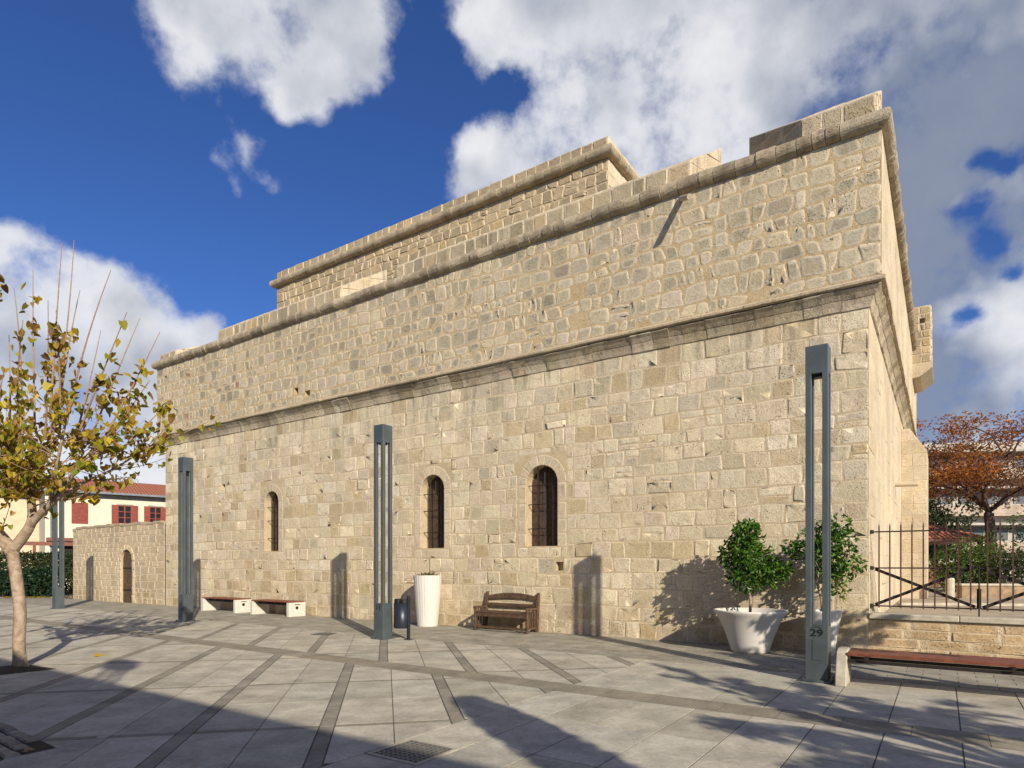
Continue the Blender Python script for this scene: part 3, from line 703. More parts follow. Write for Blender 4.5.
while z < sp_-.02:
    z2 = min(sp_, z+.34)
    for s0, s1 in ((DX0-.19, DX0), (DX1, DX1+.19)): emit(mb, [(s0, z+.006), (s1, z+.006), (s1, z2-.006), (s0, z2-.006)], CF, .02, .02, vary(rng, (.54, .44, .29), .06), rng)
    z = z2
for k in range(7):
    a0 = math.pi*k/7+.02; a1 = math.pi*(k+1)/7-.02; ro = r_+.2
    emit(mb, [(m_+r_*math.cos(a0), sp_+r_*math.sin(a0)), (m_+ro*math.cos(a0), sp_+ro*math.sin(a0)), (m_+ro*math.cos(a1), sp_+ro*math.sin(a1)), (m_+r_*math.cos(a1), sp_+r_*math.sin(a1))], CF, .02, .015, vary(rng, (.54, .44, .29), .06), rng)
x = -WL
while x < -.3:                                   # rough coping
    ln = rng.uniform(.3, .6); zz = 3.17+rng.uniform(-.02, .04)-(.12 if x < -WL+.3 else 0)
    mb.box(x+.005, min(x+ln, -.02), -.05, .55, zz, zz+rng.uniform(.07, .12), vary(rng, (.40, .33, .22), .1)); x += ln
mb.build('facing', M_ST, cw)
mb = MB()
for k in range(4):
    x0 = DX0+.94/4*k; zt = lambda x_: sp_+math.sqrt(max(0, r_*r_-(x_-m_)**2))
    mb.prism([(x0+.006, 0.02), (x0+.225, 0.02), (x0+.225, zt(x0+.225)), (x0+.11, zt(x0+.11)), (x0+.006, zt(x0+.006))], 'y', .06+.004*(k % 2), .10)
dr = mb.build('door', M_WOODB, cw)
mb = MB(); mb.tube([(DX1-.12, .03, 1.0), (DX1-.12, .03, 1.15)], .015, 6); mb.box(DX0+.02, DX1-.02,   .045, .058, .5, .56); mb.box(DX0+.02, DX1-.02, .045, .058, 1.4, 1.46); mb.build('door_ironwork', M_DARK, dr)

# ================================================================== LOW WALL AND GATE AT THE RIGHT
lwall = thing('low_wall', L(.0, .03), 'low wall of pale sandstone blocks with a smooth grey coping under the iron railing', 'wall', ROT)
LW = 12.0
mb = MB(); mb.box(.0, LW, .0, .33, 0, .63); mb.build('wall_mortar', M_MO, lwall)
mb = MB(); stones(mb, (Vector((0, -.002, 0)), X, Z, -Y), .0, LW, .0, .63, (.125, .17), (.35, .75), .003, .008, .012, lambda r, u, v: vary(r, (.60, .43, .24), .10), 81, rr=.008, jit=.004, wob=.003)
mb.build('facing', M_ST, lwall)
mb = MB(); rng = random.Random(8); x = .0
while x < LW: 
    mb.box(x+.002, x+1.296, -.06, .36, .64, .735, None, 0, .012); x += 1.3
mb.build('coping', M_CONG, lwall)
def yl(px, py, y):                              # height of the point seen at a pixel on the castle plane y
    x = xl(px, -y); p = L(x, y); return CH+(HZ-py)/F*p.y
RY = .20                                        # railing plane
def railing(name, x0, x1, label, mirror):
    t = thing(name, L(0, RY, .86), label, 'gate', ROT); zb, zm, zt = 0.0, .67, 1.31
    for z_ in (zb, zm, zt): mb = MB(); mb.box(x0, x1, -.006, .006, z_-.012, z_+.012); mb.build('rail', M_DARK, t)
    n = max(2, round((x1-x0)/.172)); 
    for i in range(n):
        x = x0+(x1-x0)*(i+.5)/n
        m = MB(); m.box(x-.011, x+.011, -.024, -.007, zb-.03, zt+.09); m.add([(x-.011, -.024, zt+.09), (x+.011, -.024, zt+.09), (x+.011, -.007, zt+.09), (x-.011, -.007, zt+.09), (x, -.015, zt+.16)], [(0, 1, 4), (1, 2, 4), (2, 3, 4), (3, 0, 4)])
        m.build('picket', M_RUST, t)
    for (a, b) in (((x0+.02, zm-.02), (x1-.02, zb+.03)), ((x0+.02, zb+.02), (x1-.02, zm+.02))):
        m = MB(); d = Vector((b[0]-a[0], 0, b[1]-a[1])).normalized(); nn = Vector((-d.z, 0, d.x))*.026
        pa = Vector((a[0], 0, a[1])); pb = Vector((b[0], 0, b[1]))
        q = [pa+nn, pb+nn, pb-nn, pa-nn]; yy = .008 if a[1] > b[1] else .022
        m.prism([(p.x, p.z) for p in q], 'y', yy, yy+.013); m.build('brace', M_DARK, t)
    m = MB()
    if mirror: m.box(x0-.03 if not mirror else x1+.002, x0-.002 if not mirror else x1+.03, -.015, .015, -.05, zt+.02); m.build('stile', M_DARK, t)
    return t
gxm = xl(979, -RY)
t = railing('gate_leaf', .06, gxm-.03, 'rusty iron railing gate leaf hinged to the fortress corner, behind the low wall', False)
for z_ in (0, .67, 1.31):
    m = MB(); m.tube([(-.01, 0, z_), (.06, 0, z_)], .022, 8); m.tube([(.03, 0, z_-.035), (.03, 0, z_+.035)], .03, 10); m.build('hinge', M_DARK, t)
m = MB(); m.tube([(gxm, -.03, .72), (gxm, -.03, -.13)], .012, 6); m.box(gxm-.03, gxm+.03, -.02, .02, 0, .33); m.build('drop_bolt', M_DARK, t)
railing('gate_leaf', gxm+.03, gxm*2-.06, 'rusty iron railing gate leaf at the right edge, beyond the drop bolt', True)

# ================================================================== LAMP COLUMNS
def lamp(near, label, w_=.28, num=None, door=True):
    t = thing('street_lamp', Vector((near.x, near.y, 0))+(D1+D2)*w_/2, label, 'lamp', ROT, 'square four-legged lamp columns along the plaza')
    h = w_/2; H = 4.56; bz = .76; ch_ = .38; pw = .072
    m = MB(); m.box(-h-.045, h+.045, -h-.045, h+.045, 0, .035, None, 0, .006)
    for sx in (-1, 1):
        for sy in (-1, 1): m.tube([(sx*(h+.025), sy*(h+.025), .035), (sx*(h+.025), sy*(h+.025), .05)], .012, 6)
    m.build('base_plate', M_STEEL, t)
    m = MB(); m.box(-h, h, -h, h, .03, bz, None, 0, .004); b = m.build('plinth', M_STEEL, t)
    m = MB(); m.box(-.05, .07, -h-.006, -h-.0005, .30, .58); m.build('access_door', M_STEEL, b)
    for sx in (-1, 1):
        for sy in (-1, 1):
            m = MB(); a = sorted((sx*(h-.001), sx*(h-pw))); c = sorted((sy*(h-.001), sy*(h-pw)))
            m.box(a[0], a[1], c[0], c[1], bz-.01, H-ch_+.01, None, 0, .003); m.build('post', M_STEEL, t)
    m = MB(); m.box(-h, h, -h, h, H-ch_, H, None, 0, .004); cp = m.build('lamp_head', M_STEEL, t)
    m = MB(); m.box(-h+.08, h-.08, -h+.08, h-.08, H-ch_-.035, H-ch_-.001); m.build('diffuser', M_BLK, cp)
    if num:
        cu = bpy.data.curves.new('number', 'FONT'); cu.body = num; cu.size = .135; cu.extrude = .002; cu.offset = .0022; cu.align_x = 'CENTER'
        to = bpy.data.objects.new('number', cu); col.objects.link(to)
        dg = bpy.context.evaluated_depsgraph_get(); me = bpy.data.meshes.new_from_object(to.evaluated_get(dg)); bpy.data.objects.remove(to)
        me.materials.clear(); me.materials.append(M_BLK)
        o = bpy.data.objects.new('number', me); col.objects.link(o); o.parent = b; o.location = (.0, -h-.003, bz-.135); o.rotation_euler = (R(90), 0, 0); o.scale = (1.25, 1, 1)
        m = MB(); m.tube([(-.07+.14*k/8, -h-.004, bz-.03+.022*math.sin(math.pi*k/8)) for k in range(9)], .004, 5); m.build('number_arc', M_BLK, b)
    return t
def lamp_pos(px, py): return gp(px, py)
lamp(lamp_pos(828, 683.5), 'grey steel lamp column numbered 29, tallest in the picture, beside the long red-brown bench', num='29')
lamp(lamp_pos(383, 639.8), 'grey steel lamp column beside the round litter bin', num='11')
lamp(lamp_pos(183.5, 622), 'grey steel lamp column by the left end of the fortress, near the concrete wall benches')
lamp(lamp_pos(55.5, 609), 'grey steel lamp column farthest away, half behind the autumn tree')

# ================================================================== WALL BENCHES (concrete ends, slatted seat)
def slab_bench(x0, x1, yc, label, group=None, depth=.60, h=.43, flare=.0, oneside=False, name='concrete_bench', brack=False):
    t = thing(name, L((x0+x1)/2, yc), label, 'bench', ROT, group); hl = (x1-x0)/2; d = depth/2; th = .13
    for s in (-1, 1):
        m = MB(); a, b = (-hl, -hl+th) if s < 0 else (hl-th, hl)
        if flare: prof = [(-d, 0), (d, 0), (d-.02, h*.55), (d-.10, h+.03), (-d+flare+.10, h+.03), (-d+flare, h), (-d+flare*.55, h*.62), (-d+.01, h*.28)]
        else: prof = [(-d, 0), (d, 0), (d, h), (-d, h)]
        m.prism(prof, 'x', a, b); e = m.build('end_slab', M_CONC if not flare else M_CONG, t)
        bv = e.modifiers.new('bevel', 'BEVEL'); bv.width = .012; bv.segments = 2
        if s > 0 and not flare:
            m = MB(); m.tube([(hl-.001, -.02, .27), (hl+.006, -.02, .27)], .05, 12); m.box(hl-.001, hl+.005, -.1, .1, h-.07, h-.05); m.build('emblem', M_BLK, e)
    n = 6; sw = (depth-.04)/n
    for k in range(n):
        m = MB(); y0 = -d+.02+sw*k+(flare*.6 if flare else 0); m.box(-hl+(th if flare else .02), hl-(th if flare else .02)-(0 if flare else .0), y0+.005, y0+sw-.005, h-.04 if flare else h+.002, h+.0 if flare else h+.035, None, 0, .004)
        m.build('slat', M_WOODR, t)
    m = MB(); zt = h-.042 if flare else h
    for xx in [(-hl+.35)+(2*hl-.7)*k/3 for k in range(4)]: m.box(xx-.02, xx+.02, -d+.06, d-.02, zt-.05, zt-.001)
    m.box(-hl+th, hl-th, -d+.12, -d+.16, zt-.09, zt-.052); m.box(-hl+th, hl-th, d-.16, d-.12, zt-.09, zt-.052); m.build('seat_frame', M_DARK, t)
    return t
gB = 'concrete-ended benches against the fortress wall'
yb = -.46
for pa, pb, lb in ((201, 235.5, 'short white concrete bench with wooden seat, nearest the left end of the fortress'), (250, 289, 'short white concrete bench with wooden seat, the one nearer the litter bin')):
    slab_bench(xl(pa, -yb+.3), xl(pb, -yb+.3), yb, lb, gB, .6)
p = gp(835, 686); xw = (-(D1.dot(p-CORNER)), D2.dot(p-CORNER))
slab_bench(xw[0], xw[0]+5.2, xw[1]+.3, 'long backless red-brown slatted bench with a flared concrete end, in front of the low wall', None, .62, .44, .13)

# ================================================================== WOODEN GARDEN BENCH
def wood_bench():
    x0 = xl(474, .56); x1 = xl(527.5, .56); t = thing('wooden_bench', L((x0+x1)/2, -.30), 'weathered brown wooden garden bench with curved back rail against the stone wall', 'bench', ROT)
    W = (x1-x0)/2; y0, y1 = -.27, .22
    for s in (-1, 1):
        m = MB(); m.box(s*W-.045 if s > 0 else -W, W if s > 0 else -W+.045+.0, y0, y0+.07, 0, .53, None, 0, .006); m.build('leg', M_WOODB, t)
        m = MB(); xs = (W-.05, W) if s > 0 else (-W, -W+.05); m.prism([(y1-.07, 0), (y1, 0), (y1+.07, .92), (y1+.01, .92), (y1-.06, .5)], 'x', *xs); m.build('leg', M_WOODB, t)
        m = MB(); xa = (W-.048, W-.002) if s > 0 else (-W+.002, -W+.048)
        m.prism([(y0-.02, .53), (y1+.0, .53), (y1+.0, .575), (y0+.03, .59), (y0-.03, .57)], 'x', *xa); m.build('armrest', M_WOODB, t)
        m = MB(); xm = (xa[0]+.012, xa[1]-.012)
        m.box(xm[0], xm[1], y0+.07, y1-.07, .08, .13); 
        for k in range(3): m.box(xm[0], xm[1], y0+.13+.1*k, y0+.17+.1*k, .13, .53)
        m.build('side_panel', M_WOODB, t)
    for k in range(5):
        m = MB(); a = y0+.0+.098*k; m.box(-W+.05, W-.05, a, a+.088, .435+.0*k, .465, None, 0, .004); m.build('seat_slat', M_WOODB, t)
    m = MB(); m.box(-W+.05, W-.05, y0+.01, y0+.045, .35, .434); m.build('apron', M_WOODB, t)
    m = MB(); m.box(-W+.05, W-.05, y0+.02, y0+.06, .07, .12); m.build('stretcher', M_WOODB, t)
    n = 14; top = [(-W+.05+(2*W-.1)*k/n, .82+.085*math.sin(math.pi*k/n)**.9) for k in range(n+1)]
    bot = [(-W+.05+(2*W-.1)*k/n, .745+.035*math.sin(math.pi*k/n)) for k in range(n, -1, -1)]
    m = MB()
    for k in range(n): m.prism([top[k], top[k+1], bot[n-k-1], bot[n-k]], 'y', y1+.01, y1+.045)
    m.build('back_rail', M_WOODB, t)
    m = MB(); m.box(-W+.05, W-.05, y1-.02, y1+.015, .58, .65, None, 0, .004); m.build('back_rail', M_WOODB, t)
wood_bench()

# ================================================================== LITTER BIN
def bin_():
    p = gp(408.5, 639.6); t = thing('litter_bin', p, 'dark grey round litter bin hung on a thin post beside the lamp column', 'bin', ROT)
    m = MB(); m.box(-.028, .028, -.028, .028, 0, .93, None, 0, .004); m.box(-.07, .07, -.07, .07, 0, .012); m.build('post', M_BIN, t)
    m = MB(); cx, cy = -.17, -.03
    m.lathe([(.15, .24), (.158, .245), (.168, .27), (.168, .77), (.16, .77)], 28, cx=cx, cy=cy); m.build('body', M_BIN, t, True)
    m = MB()
    for s in (-1, 1):
        m.lathe([(.088, .771), (.090, .775), (.090, .845), (.078, .862), (.0, .865)], 20, cx=cx+s*.082, cy=cy-.01)
    m.build('lid', M_BLK, t, False)
    m = MB(); m.box(-.05, -.02, -.03, .0, .35, .37); m.build('bracket', M_BLK, t); m = MB(); m.box(-.05, -.02, -.03, .0, .68, .70); m.build('bracket', M_BLK, t)
bin_()

# ================================================================== LEAVES
def leaf(mb, p, size, nrm, up, c, rng, heart=True, fold=.25):
    nrm = nrm.normalized(); u = up-nrm*up.dot(nrm)
    if u.length < 1e-3: u = nrm.orthogonal()
    u.normalize(); v = nrm.cross(u); f = nrm*size*fold
    if heart:
        o = [(0, .0, 0), (.42, -.12, 1), (.5, .3, 1), (.28, .75, .6), (0, 1.05, 0), (-.28, .75, .6), (-.5, .3, 1), (-.42, -.12, 1)]
        vs = [p+u*(b*size)+v*(a*size)+f*k for a, b, k in o]
        mb.add(vs, [(0, 1, 2, 3, 4), (0, 4, 5, 6, 7)], c)
    else:
        vs = [p, p+u*size*.5+v*size*.22+f, p+u*size, p+u*size*.5-v*size*.22+f]; mb.add(vs, [(0, 1, 2), (0, 2, 3)], c)
def rv(rng): 
    while 1:
        v = Vector((rng.uniform(-1, 1), rng.uniform(-1, 1), rng.uniform(-1, 1)))
        if .05 < v.length < 1: return v.normalized()
def bushy(fol, rng, centre, rad, n, size, pal, clumps=14, heart=False, shell=.55, sq=(1, 1, 1)):
    cl = [Vector([rv(rng)[i]*rng.uniform(.25, .8)*sq[i] for i in range(3)]) for _ in range(clumps)]
    for _ in range(n):
        c = rng.choice(cl); d = rv(rng); q = c+Vector([d[i]*rng.uniform(shell*.5, .48)*1.0 for i in range(3)])
        p = centre+Vector((q.x*rad[0], q.y*rad[1], q.z*rad[2])); nn = (d+rv(rng)*.9)
        leaf(fol, p, size*rng.uniform(.7, 1.25), nn, d+Vector((0, 0, -.2))+rv(rng)*.6, pal(rng), rng, heart)
def pal_green(rng):
    r = rng.random(); c = (.06, .14, .016) if r < .5 else (.10, .21, .028) if r < .82 else (.035, .075, .012) if r < .96 else (.16, .2, .04)
    return vary(rng, c, .25, .05)

# ================================================================== PLANTERS
def planter(name, pos, prof, label, mtl, fl=None, soil=None):
    t = thing(name, pos, label, 'planter', ROT)
    m = MB(); m.lathe(prof, 72, fl=fl, cap=(True, False)); m.build('pot', mtl, t, fl is None)
    r_, z_ = soil; m = MB(); m.lathe([(r_, z_), (r_*.5, z_+.02), (.001, z_+.03)], 28, cap=(False, False)); m.build('soil', M_SOIL, t)
    return t
def wnear(px, wd): x = xl(px, wd); return L(x, -wd)
def nonplus(prof, t): return prof+[(r-t, z) for r, z in reversed(prof) if z > prof[-1][1]-.25]
P1 = wnear(750, .72)
pr = [(.31, 0), (.33, .03), (.37, .16), (.43, .34), (.51, .54), (.59, .68), (.635, .73), (.64, .765)]
planter('plant_pot', P1, nonplus(pr, .045), 'wide white bowl-shaped pot holding a leafy round-headed orange tree', M_WHITE, soil=(.56, .66))
def potted_tree(pos, z0, trunk, blobs_, label, seed, n, cat='tree', size=.112, extra=()):
    rng = random.Random(seed); t = thing('potted_tree', pos, label, cat, 0)
    m = MB(); m.tube([Vector(q) for q in trunk], [.028-.010*i/len(trunk) for i in range(len(trunk))], 8)
    for b in blobs_:
        c = Vector(b[0]); q = Vector(trunk[-1]); m.tube([q, (q+c)/2+Vector((.03, 0, .03)), c], [.014, .01, .005], 6)
        for _ in range(5): m.tube([c, c+Vector([rv(rng)[i]*b[1][i]*.8 for i in range(3)])], [.006, .003], 5)
    m.build('trunk', M_BARK, t, True)
    fol = MB()
    for b in blobs_: bushy(fol, rng, Vector(b[0]), b[1], int(n*b[2]), size, pal_green, b[3] if len(b) > 3 else 12, sq=(1, 1, 1))
    m = fol.build('foliage', M_LEAFG, t); return t
potted_tree(P1, .66, [(0, 0, .64), (.01, 0, .9), (-.01, .01, 1.15), (.02, 0, 1.4)],
            [((-.02, 0, 1.62), (.56, .52, .50), 1.0, 22), ((-.12, -.02, 1.98), (.42, .40, .36), .5, 10), ((.28, 0, 1.42), (.36, .36, .30), .3, 8)],
            'round-headed orange tree with glossy green leaves in the wide white pot', 3, 1200)
P2 = wnear(823, .50)
pr2 = [(.17, 0), (.18, .02), (.215, .25), (.26, .55), (.30, .76), (.315, .79)]
planter('plant_pot', P2, nonplus(pr2, .035), 'narrow pale grey pot behind the numbered lamp column', M_WHITE, soil=(.26, .72))
potted_tree(P2, .72, [(0, 0, .7), (-.03, 0, 1.0), (-.10, .02, 1.3), (-.06, 0, 1.6)],
            [((-.30, 0, 1.85), (.36, .3, .3), .55, 7), ((.14, -.05, 2.0), (.34, .34, .45), .8, 9), ((.32, -.05, 1.62), (.32, .3, .34), .5, 7), ((-.02, 0, 1.45), (.3, .3, .3), .3, 6), ((.16, -.1, 1.2), (.2, .2, .2), .1, 4)],
            'sparse leggy orange tree with glossy leaves, partly hidden by the numbered lamp column', 9, 560)
P3 = wnear(427.5, .40)
pr3 = [(.255, 0), (.262, .02), (.30, .45), (.335, .9), (.36, 1.29), (.36, 1.31)]
planter('plant_pot', P3, nonplus(pr3, .05), 'tall white fluted tapering pot with a small dry plant, between bin and wooden bench', M_WHITE, lambda a, z: 1+.022*abs(math.sin(a*14))-.011, (.31, 1.22))
tp_ = thing('potted_plant', P3+Vector((0, 0, 1.23)), 'small dry succulent tuft in the tall fluted white pot', 'plant', 0); rng = random.Random(4); fol = MB()
for _ in range(90):
    a = rng.uniform(0, 6.28); r0 = rng.uniform(0, .22); d = Vector((math.cos(a)*.7, math.sin(a)*.7, rng.uniform(.5, 1.4)))
    c = vary(rng, (.10, .16, .05), .3) if a > 3 and r0 < .15 else vary(rng, (.25, .16, .09), .3)
    leaf(fol, Vector((math.cos(a)*r0, math.sin(a)*r0, rng.uniform(0, .05))), rng.uniform(.07, .17), rv(rng), d, c, rng, False)
fol.build('foliage', M_LEAF, tp_)

# ================================================================== DRAIN GRATE, COVER, TREE PITS
gc = L((GX0+GX1)/2, (GY0+GY1)/2); gt = thing('drain_grate', gc, 'square perforated drain grate set in the paving at the bottom of the view', 'drain', ROT)
hx, hy = (GX1-GX0)/2-.004, (GY1-GY0)/2-.004
m = MB()
for a, b, c, d in ((-hx, hx, -hy, -hy+.035), (-hx, hx, hy-.035, hy), (-hx, -hx+.035, -hy+.035, hy-.035), (hx-.035, hx, -hy+.035, hy-.035)): m.box(a, b, c, d, -.004, .004)
m.build('frame', M_CONG, gt)
m = MB(); n = 9; iw = (2*hx-.08)/n; ih = (2*hy-.08)/n; M_GRT = simple('grate_iron', (.19, .18, .155), .7, .2, .2, 12, .2)
for i in range(n+1): m.box(-hx+.04+iw*i-.012, -hx+.04+iw*i+.012, -hy+.036, hy-.036, -.004, .003)
for i in range(n+1): m.box(-hx+.036, hx-.036, -hy+.04+ih*i-.012, -hy+.04+ih*i+.012, -.004, .0022)
m.build('grid', M_GRT, gt)
m = MB(); m.box(-hx+.04, hx-.04, -hy+.04, hy-.04, -.004, -.003); m.build('sump_shade', M_BLK, gt)  # flat black sheet, the shade of the hollow below put into its colour
c0 = gp(324, 634); t = MB(); rr_ = .33
t.add([(rr_, 0, .004), (0, rr_, .004), (-rr_, 0, .004), (0, -rr_, .004), (rr_, 0, -.01), (0, rr_, -.01), (-rr_, 0, -.01), (0, -rr_, -.01)], [(0, 1, 2, 3), (0, 4, 5, 1), (1, 5, 6, 2), (2, 6, 7, 3), (3, 7, 4, 0)])
for k in range(-2, 3):
    t.box(-.2, .2, k*.07-.008, k*.07+.008, .004, .008)
o = t.build('drain_cover', simple('cover_iron', (.10, .10, .09), .6, .3, .2, 10, .2)); o.location = c0; o.rotation_euler = (0, 0, R(35)); tag(o, 'small dark diamond-shaped iron cover in the paving, out from the wall benches', 'drain')

# ================================================================== AUTUMN TREE (left)
TY = 9.75
def tpnt(px, py, dy=0): return at(px, py, TY+dy)
tb = gp(20, 668); tree = thing('autumn_tree', tb, 'young pale-trunked autumn tree with yellow-green leaves and long bare upright shoots', 'tree', 0)
rng = random.Random(17)
def rel(v): return v-tb
limbs = []
def limb(pts, r0, r1, mb):
    P = [rel(p) for p in pts]; n = len(P); sm = []
    for i in range(n-1):
        for k in range(4):
            t = k/4; a = P[max(i-1, 0)]; b = P[i]; c = P[i+1]; d = P[min(i+2, n-1)]
            sm.append(.5*((2*b)+(c-a)*t+(2*a-5*b+4*c-d)*t*t+(3*b-a-3*c+d)*t**3))
    sm.append(P[-1]); N = len(sm); rs = [r0+(r1-r0)*i/(N-1) for i in range(N)]; mb.tube(sm, rs, 10); limbs.append((sm, rs)); return sm
tk = MB()
limb([tpnt(20, 669), tpnt(19, 640), tpnt(20, 610), tpnt(16, 575), tpnt(13, 555), tpnt(11, 542)], .085, .08, tk)
tk.tube([rel(tpnt(21, 670)), rel(tpnt(20, 664)), rel(tpnt(19.5, 655))], [.12, .10, .088], 10)
limb([tpnt(13, 553), tpnt(2, 538), tpnt(-12, 522, -.2), tpnt(-30, 495, -.3), tpnt(-50, 460, -.3)], .10, .05, tk)
limb([tpnt(12, 550), tpnt(23, 537), tpnt(32, 520), tpnt(31, 495, .1), tpnt(33, 470, .2), tpnt(40, 445, .2)], .085, .035, tk)
limb([tpnt(28, 528), tpnt(42, 512, -.1), tpnt(55, 500, -.2), tpnt(66, 484, -.3), tpnt(80, 466, -.4), tpnt(100, 455, -.4)], .06, .022, tk)
limb([tpnt(32, 498, .1), tpnt(22, 480, .4), tpnt(12, 455, .6), tpnt(8, 430, .7)], .045, .02, tk)
limb([tpnt(55, 500, -.2), tpnt(85, 482, .1), tpnt(112, 470, .3), tpnt(140, 452, .4), tpnt(160, 440, .5)], .028, .010, tk)
limb([tpnt(50, 504, -.1), tpnt(54, 480, -.5), tpnt(60, 450, -.7), tpnt(66, 420, -.8)], .034, .014, tk)
limb([tpnt(-12, 522, -.2), tpnt(-8, 490, -.2), tpnt(-2, 460, -.1), tpnt(2, 430)], .05, .02, tk)
tk.build('trunk', M_BARK, tree, True)
def pal_aut(rng, h):
    r = rng.random()+h*.25
    c = (.16, .19, .018) if r < .2 else (.30, .27, .02) if r < .5 else (.48, .36, .03) if r < .78 else (.32, .19, .03) if r < 1.02 else (.2, .11, .03)
    return vary(rng, c, .25, .05)
shoots = MB(); fol = MB()
def shoot(p0, p1, r0, nl, l0=.15, l1=1.0, ls=.108, gh=0):
    p0 = rel(p0) if True else p0; p1 = rel(p1); d = p1-p0; ln = d.length; bend = Vector((d.x*.0, 0, 0))+rv(rng)*ln*.05
    mid = p0+d*.5+Vector((0, 0, -abs(d.x)*.10))+bend
    pts = [p0*(1-t)**2+mid*(2*t*(1-t))+p1*t*t for t in [k/7 for k in range(8)]]
    shoots.tube(pts, [r0*(1-.75*k/7) for k in range(8)], 6)
    ctr = [rng.random() for _ in range(4)]; nl = int(nl*.85)
    for _ in range(nl):
        t = l0+(l1-l0)*min(1, max(0, rng.choice(ctr)+rng.gauss(0, .07))); q = p0*(1-t)**2+mid*(2*t*(1-t))+p1*t*t
        off = rv(rng)*rng.uniform(.03, .15); h = min(1, max(0, (q.z-2.2)/3.6))
        pos = q+off+Vector((0, 0, -.02)); s = ls*rng.uniform(.6, 1.2)
        if rng.random() < .3: shoots.tube([q, pos], [.003, .002], 4)
        leaf(fol, pos, s, rv(rng)+Vector((.15, -.5, .35)), Vector((rng.uniform(-.5, .5), rng.uniform(-.5, .5), -1)), pal_aut(rng, h), rng, True, rng.uniform(.05, .35))
# tall shoots, bare at the tip
for (a, b, c, d, dy0, dy1, nl, l0, l1) in [
    (50, 420, 62, 243, -.5, -.3, 28, .1, .62), (52, 440, 74, 240, -.4, .1, 30, .08, .55), (66, 425, 111, 270, -.5, -.6, 26, .05, .45), (60, 400, 80, 290, 0, .4, 14, 0, .5),
    (35, 430, 33, 270, .2, .5, 34, .15, .9), (22, 440, 14, 288, .3, .2, 26, .0, .7), (10, 440, 9, 335, .4, .8, 30, 0, .9), (0, 430, -4, 262, 0, .1, 40, .1, .98),
    (80, 430, 127, 312, -.5, -.9, 26, .2, .95), (90, 440, 140, 318, -.2, .3, 40, .2, .9), (100, 445, 160, 332, -.3, -.1, 34, .05, .75), (75, 440, 101, 330, .2, .8, 22, .1, .7),
    (60, 430, 56, 310, -.7, -1.1, 36, .1, .85), (45, 440, 48, 300, 0, -.5, 24, .1, .8), (20, 440, 23, 320, -.3, -.9, 34, .1, .9), (100, 455, 150, 380, -.4, .1, 40, .2, 1),
    (110, 460, 172, 400, .1, .4, 42, .2, 1), (120, 460, 178, 432, .3, .1, 46, .3, 1), (90, 455, 135, 405, -.4, -.9, 38, .1, 1), (70, 460, 105, 390, .2, .6, 34, 0, 1),
    (66, 470, 120, 430, -.6, -1.2, 34, .2, 1), (40, 470, 62, 380, .4, 1.0, 40, 0, .9), (12, 470, 26, 400, .6, 1.2, 38, 0, .9), (85, 480, 140, 475, .1, -.1, 26, .2, 1), (60, 500, 110, 478, -.3, -.8, 22, .3, 1),
    (-20, 460, -30, 300, 0, 0, 40, .1, .9), (-40, 450, -70, 320, 0, .3, 40, .1, 1), (-45, 470, -100, 420, 0, -.3, 40, .1, 1), (-10, 470, 4, 370, -.3, -.8, 38, 0, 1), (5, 500, 20, 430, -.2, -.7, 34, 0, 1)]:
    shoot(tpnt(a, b, dy0), tpnt(c, d, dy1), .017, int(nl*1.0), l0, l1)
# lower, fuller leafy twigs
for _ in range(130):
    sm, rs = rng.choice(limbs[1:]); i = rng.randrange(len(sm)//3, len(sm)); p = sm[i]+tb
    d = Vector((rng.uniform(-.7, .9), rng.uniform(-1, 1), rng.uniform(.05, .9))).normalized()*rng.uniform(.35, 1.0)
    shoot(p, p+d, .008, rng.randint(8, 15), .25, 1.0, .088)
for _ in range(60):
    p = tpnt(rng.uniform(-40, 60), rng.uniform(455, 490), rng.uniform(-.6, .6)); shoot(p, p+Vector((rng.uniform(-.4, .4), rng.uniform(-.4, .4), rng.uniform(-.1, .35))), .006, 11, .1, 1, .088)
shoots.build('shoots', M_TWIG, tree)
fol.build('foliage', M_LEAF, tree)
# tree pits
def pit(poly, name, m_, label, z=.003):
    c = sum((Vector((p[0], p[1], 0)) for p in poly), Vector())/len(poly); mb = MB(); n = len(poly)
    vs = [(p[0]-c.x, p[1]-c.y, z) for p in poly]+[((p[0]-c.x)*.5, (p[1]-c.y)*.5, z+.03) for p in poly]+[(p[0]-c.x, p[1]-c.y, -.01) for p in poly]
    mb.add(vs, [tuple(range(n, 2*n))]+[(i, (i+1) % n, (i+1) % n+n, i+n) for i in range(n)]+[(i+2*n, (i+1) % n+2*n, (i+1) % n, i) for i in range(n)]); o = mb.build(name, m_); o.location = c; return tag(o, kind='structure')
a = gp(57, 669); q = [a, a-(E2*1.25-E1*.1), a-(E2*1.25-E1*.1)+E1*.0, a]
def sq_pit(corner, dirs, ln): 
    u, v = dirs; return [(corner+u*0).to_2d(), (corner+u*ln).to_2d(), (corner+u*ln+v*ln).to_2d(), (corner+v*ln).to_2d()]
dA = (Vector((-1, -.33, 0))).normalized(); dB = Vector((-.75, .66, 0)).normalized()
pit([tuple(x) for x in sq_pit(a, (-E2, E1), .0)] if False else [(a.x, a.y), ((a-E2*.75-E1*.62).x, (a-E2*.75-E1*.62).y), ((a-E2*1.5).x, (a-E2*1.5).y), ((a-E2*.75+E1*.62).x, (a-E2*.75+E1*.62).y)][::-1], 'tree_pit', M_SOIL, '')
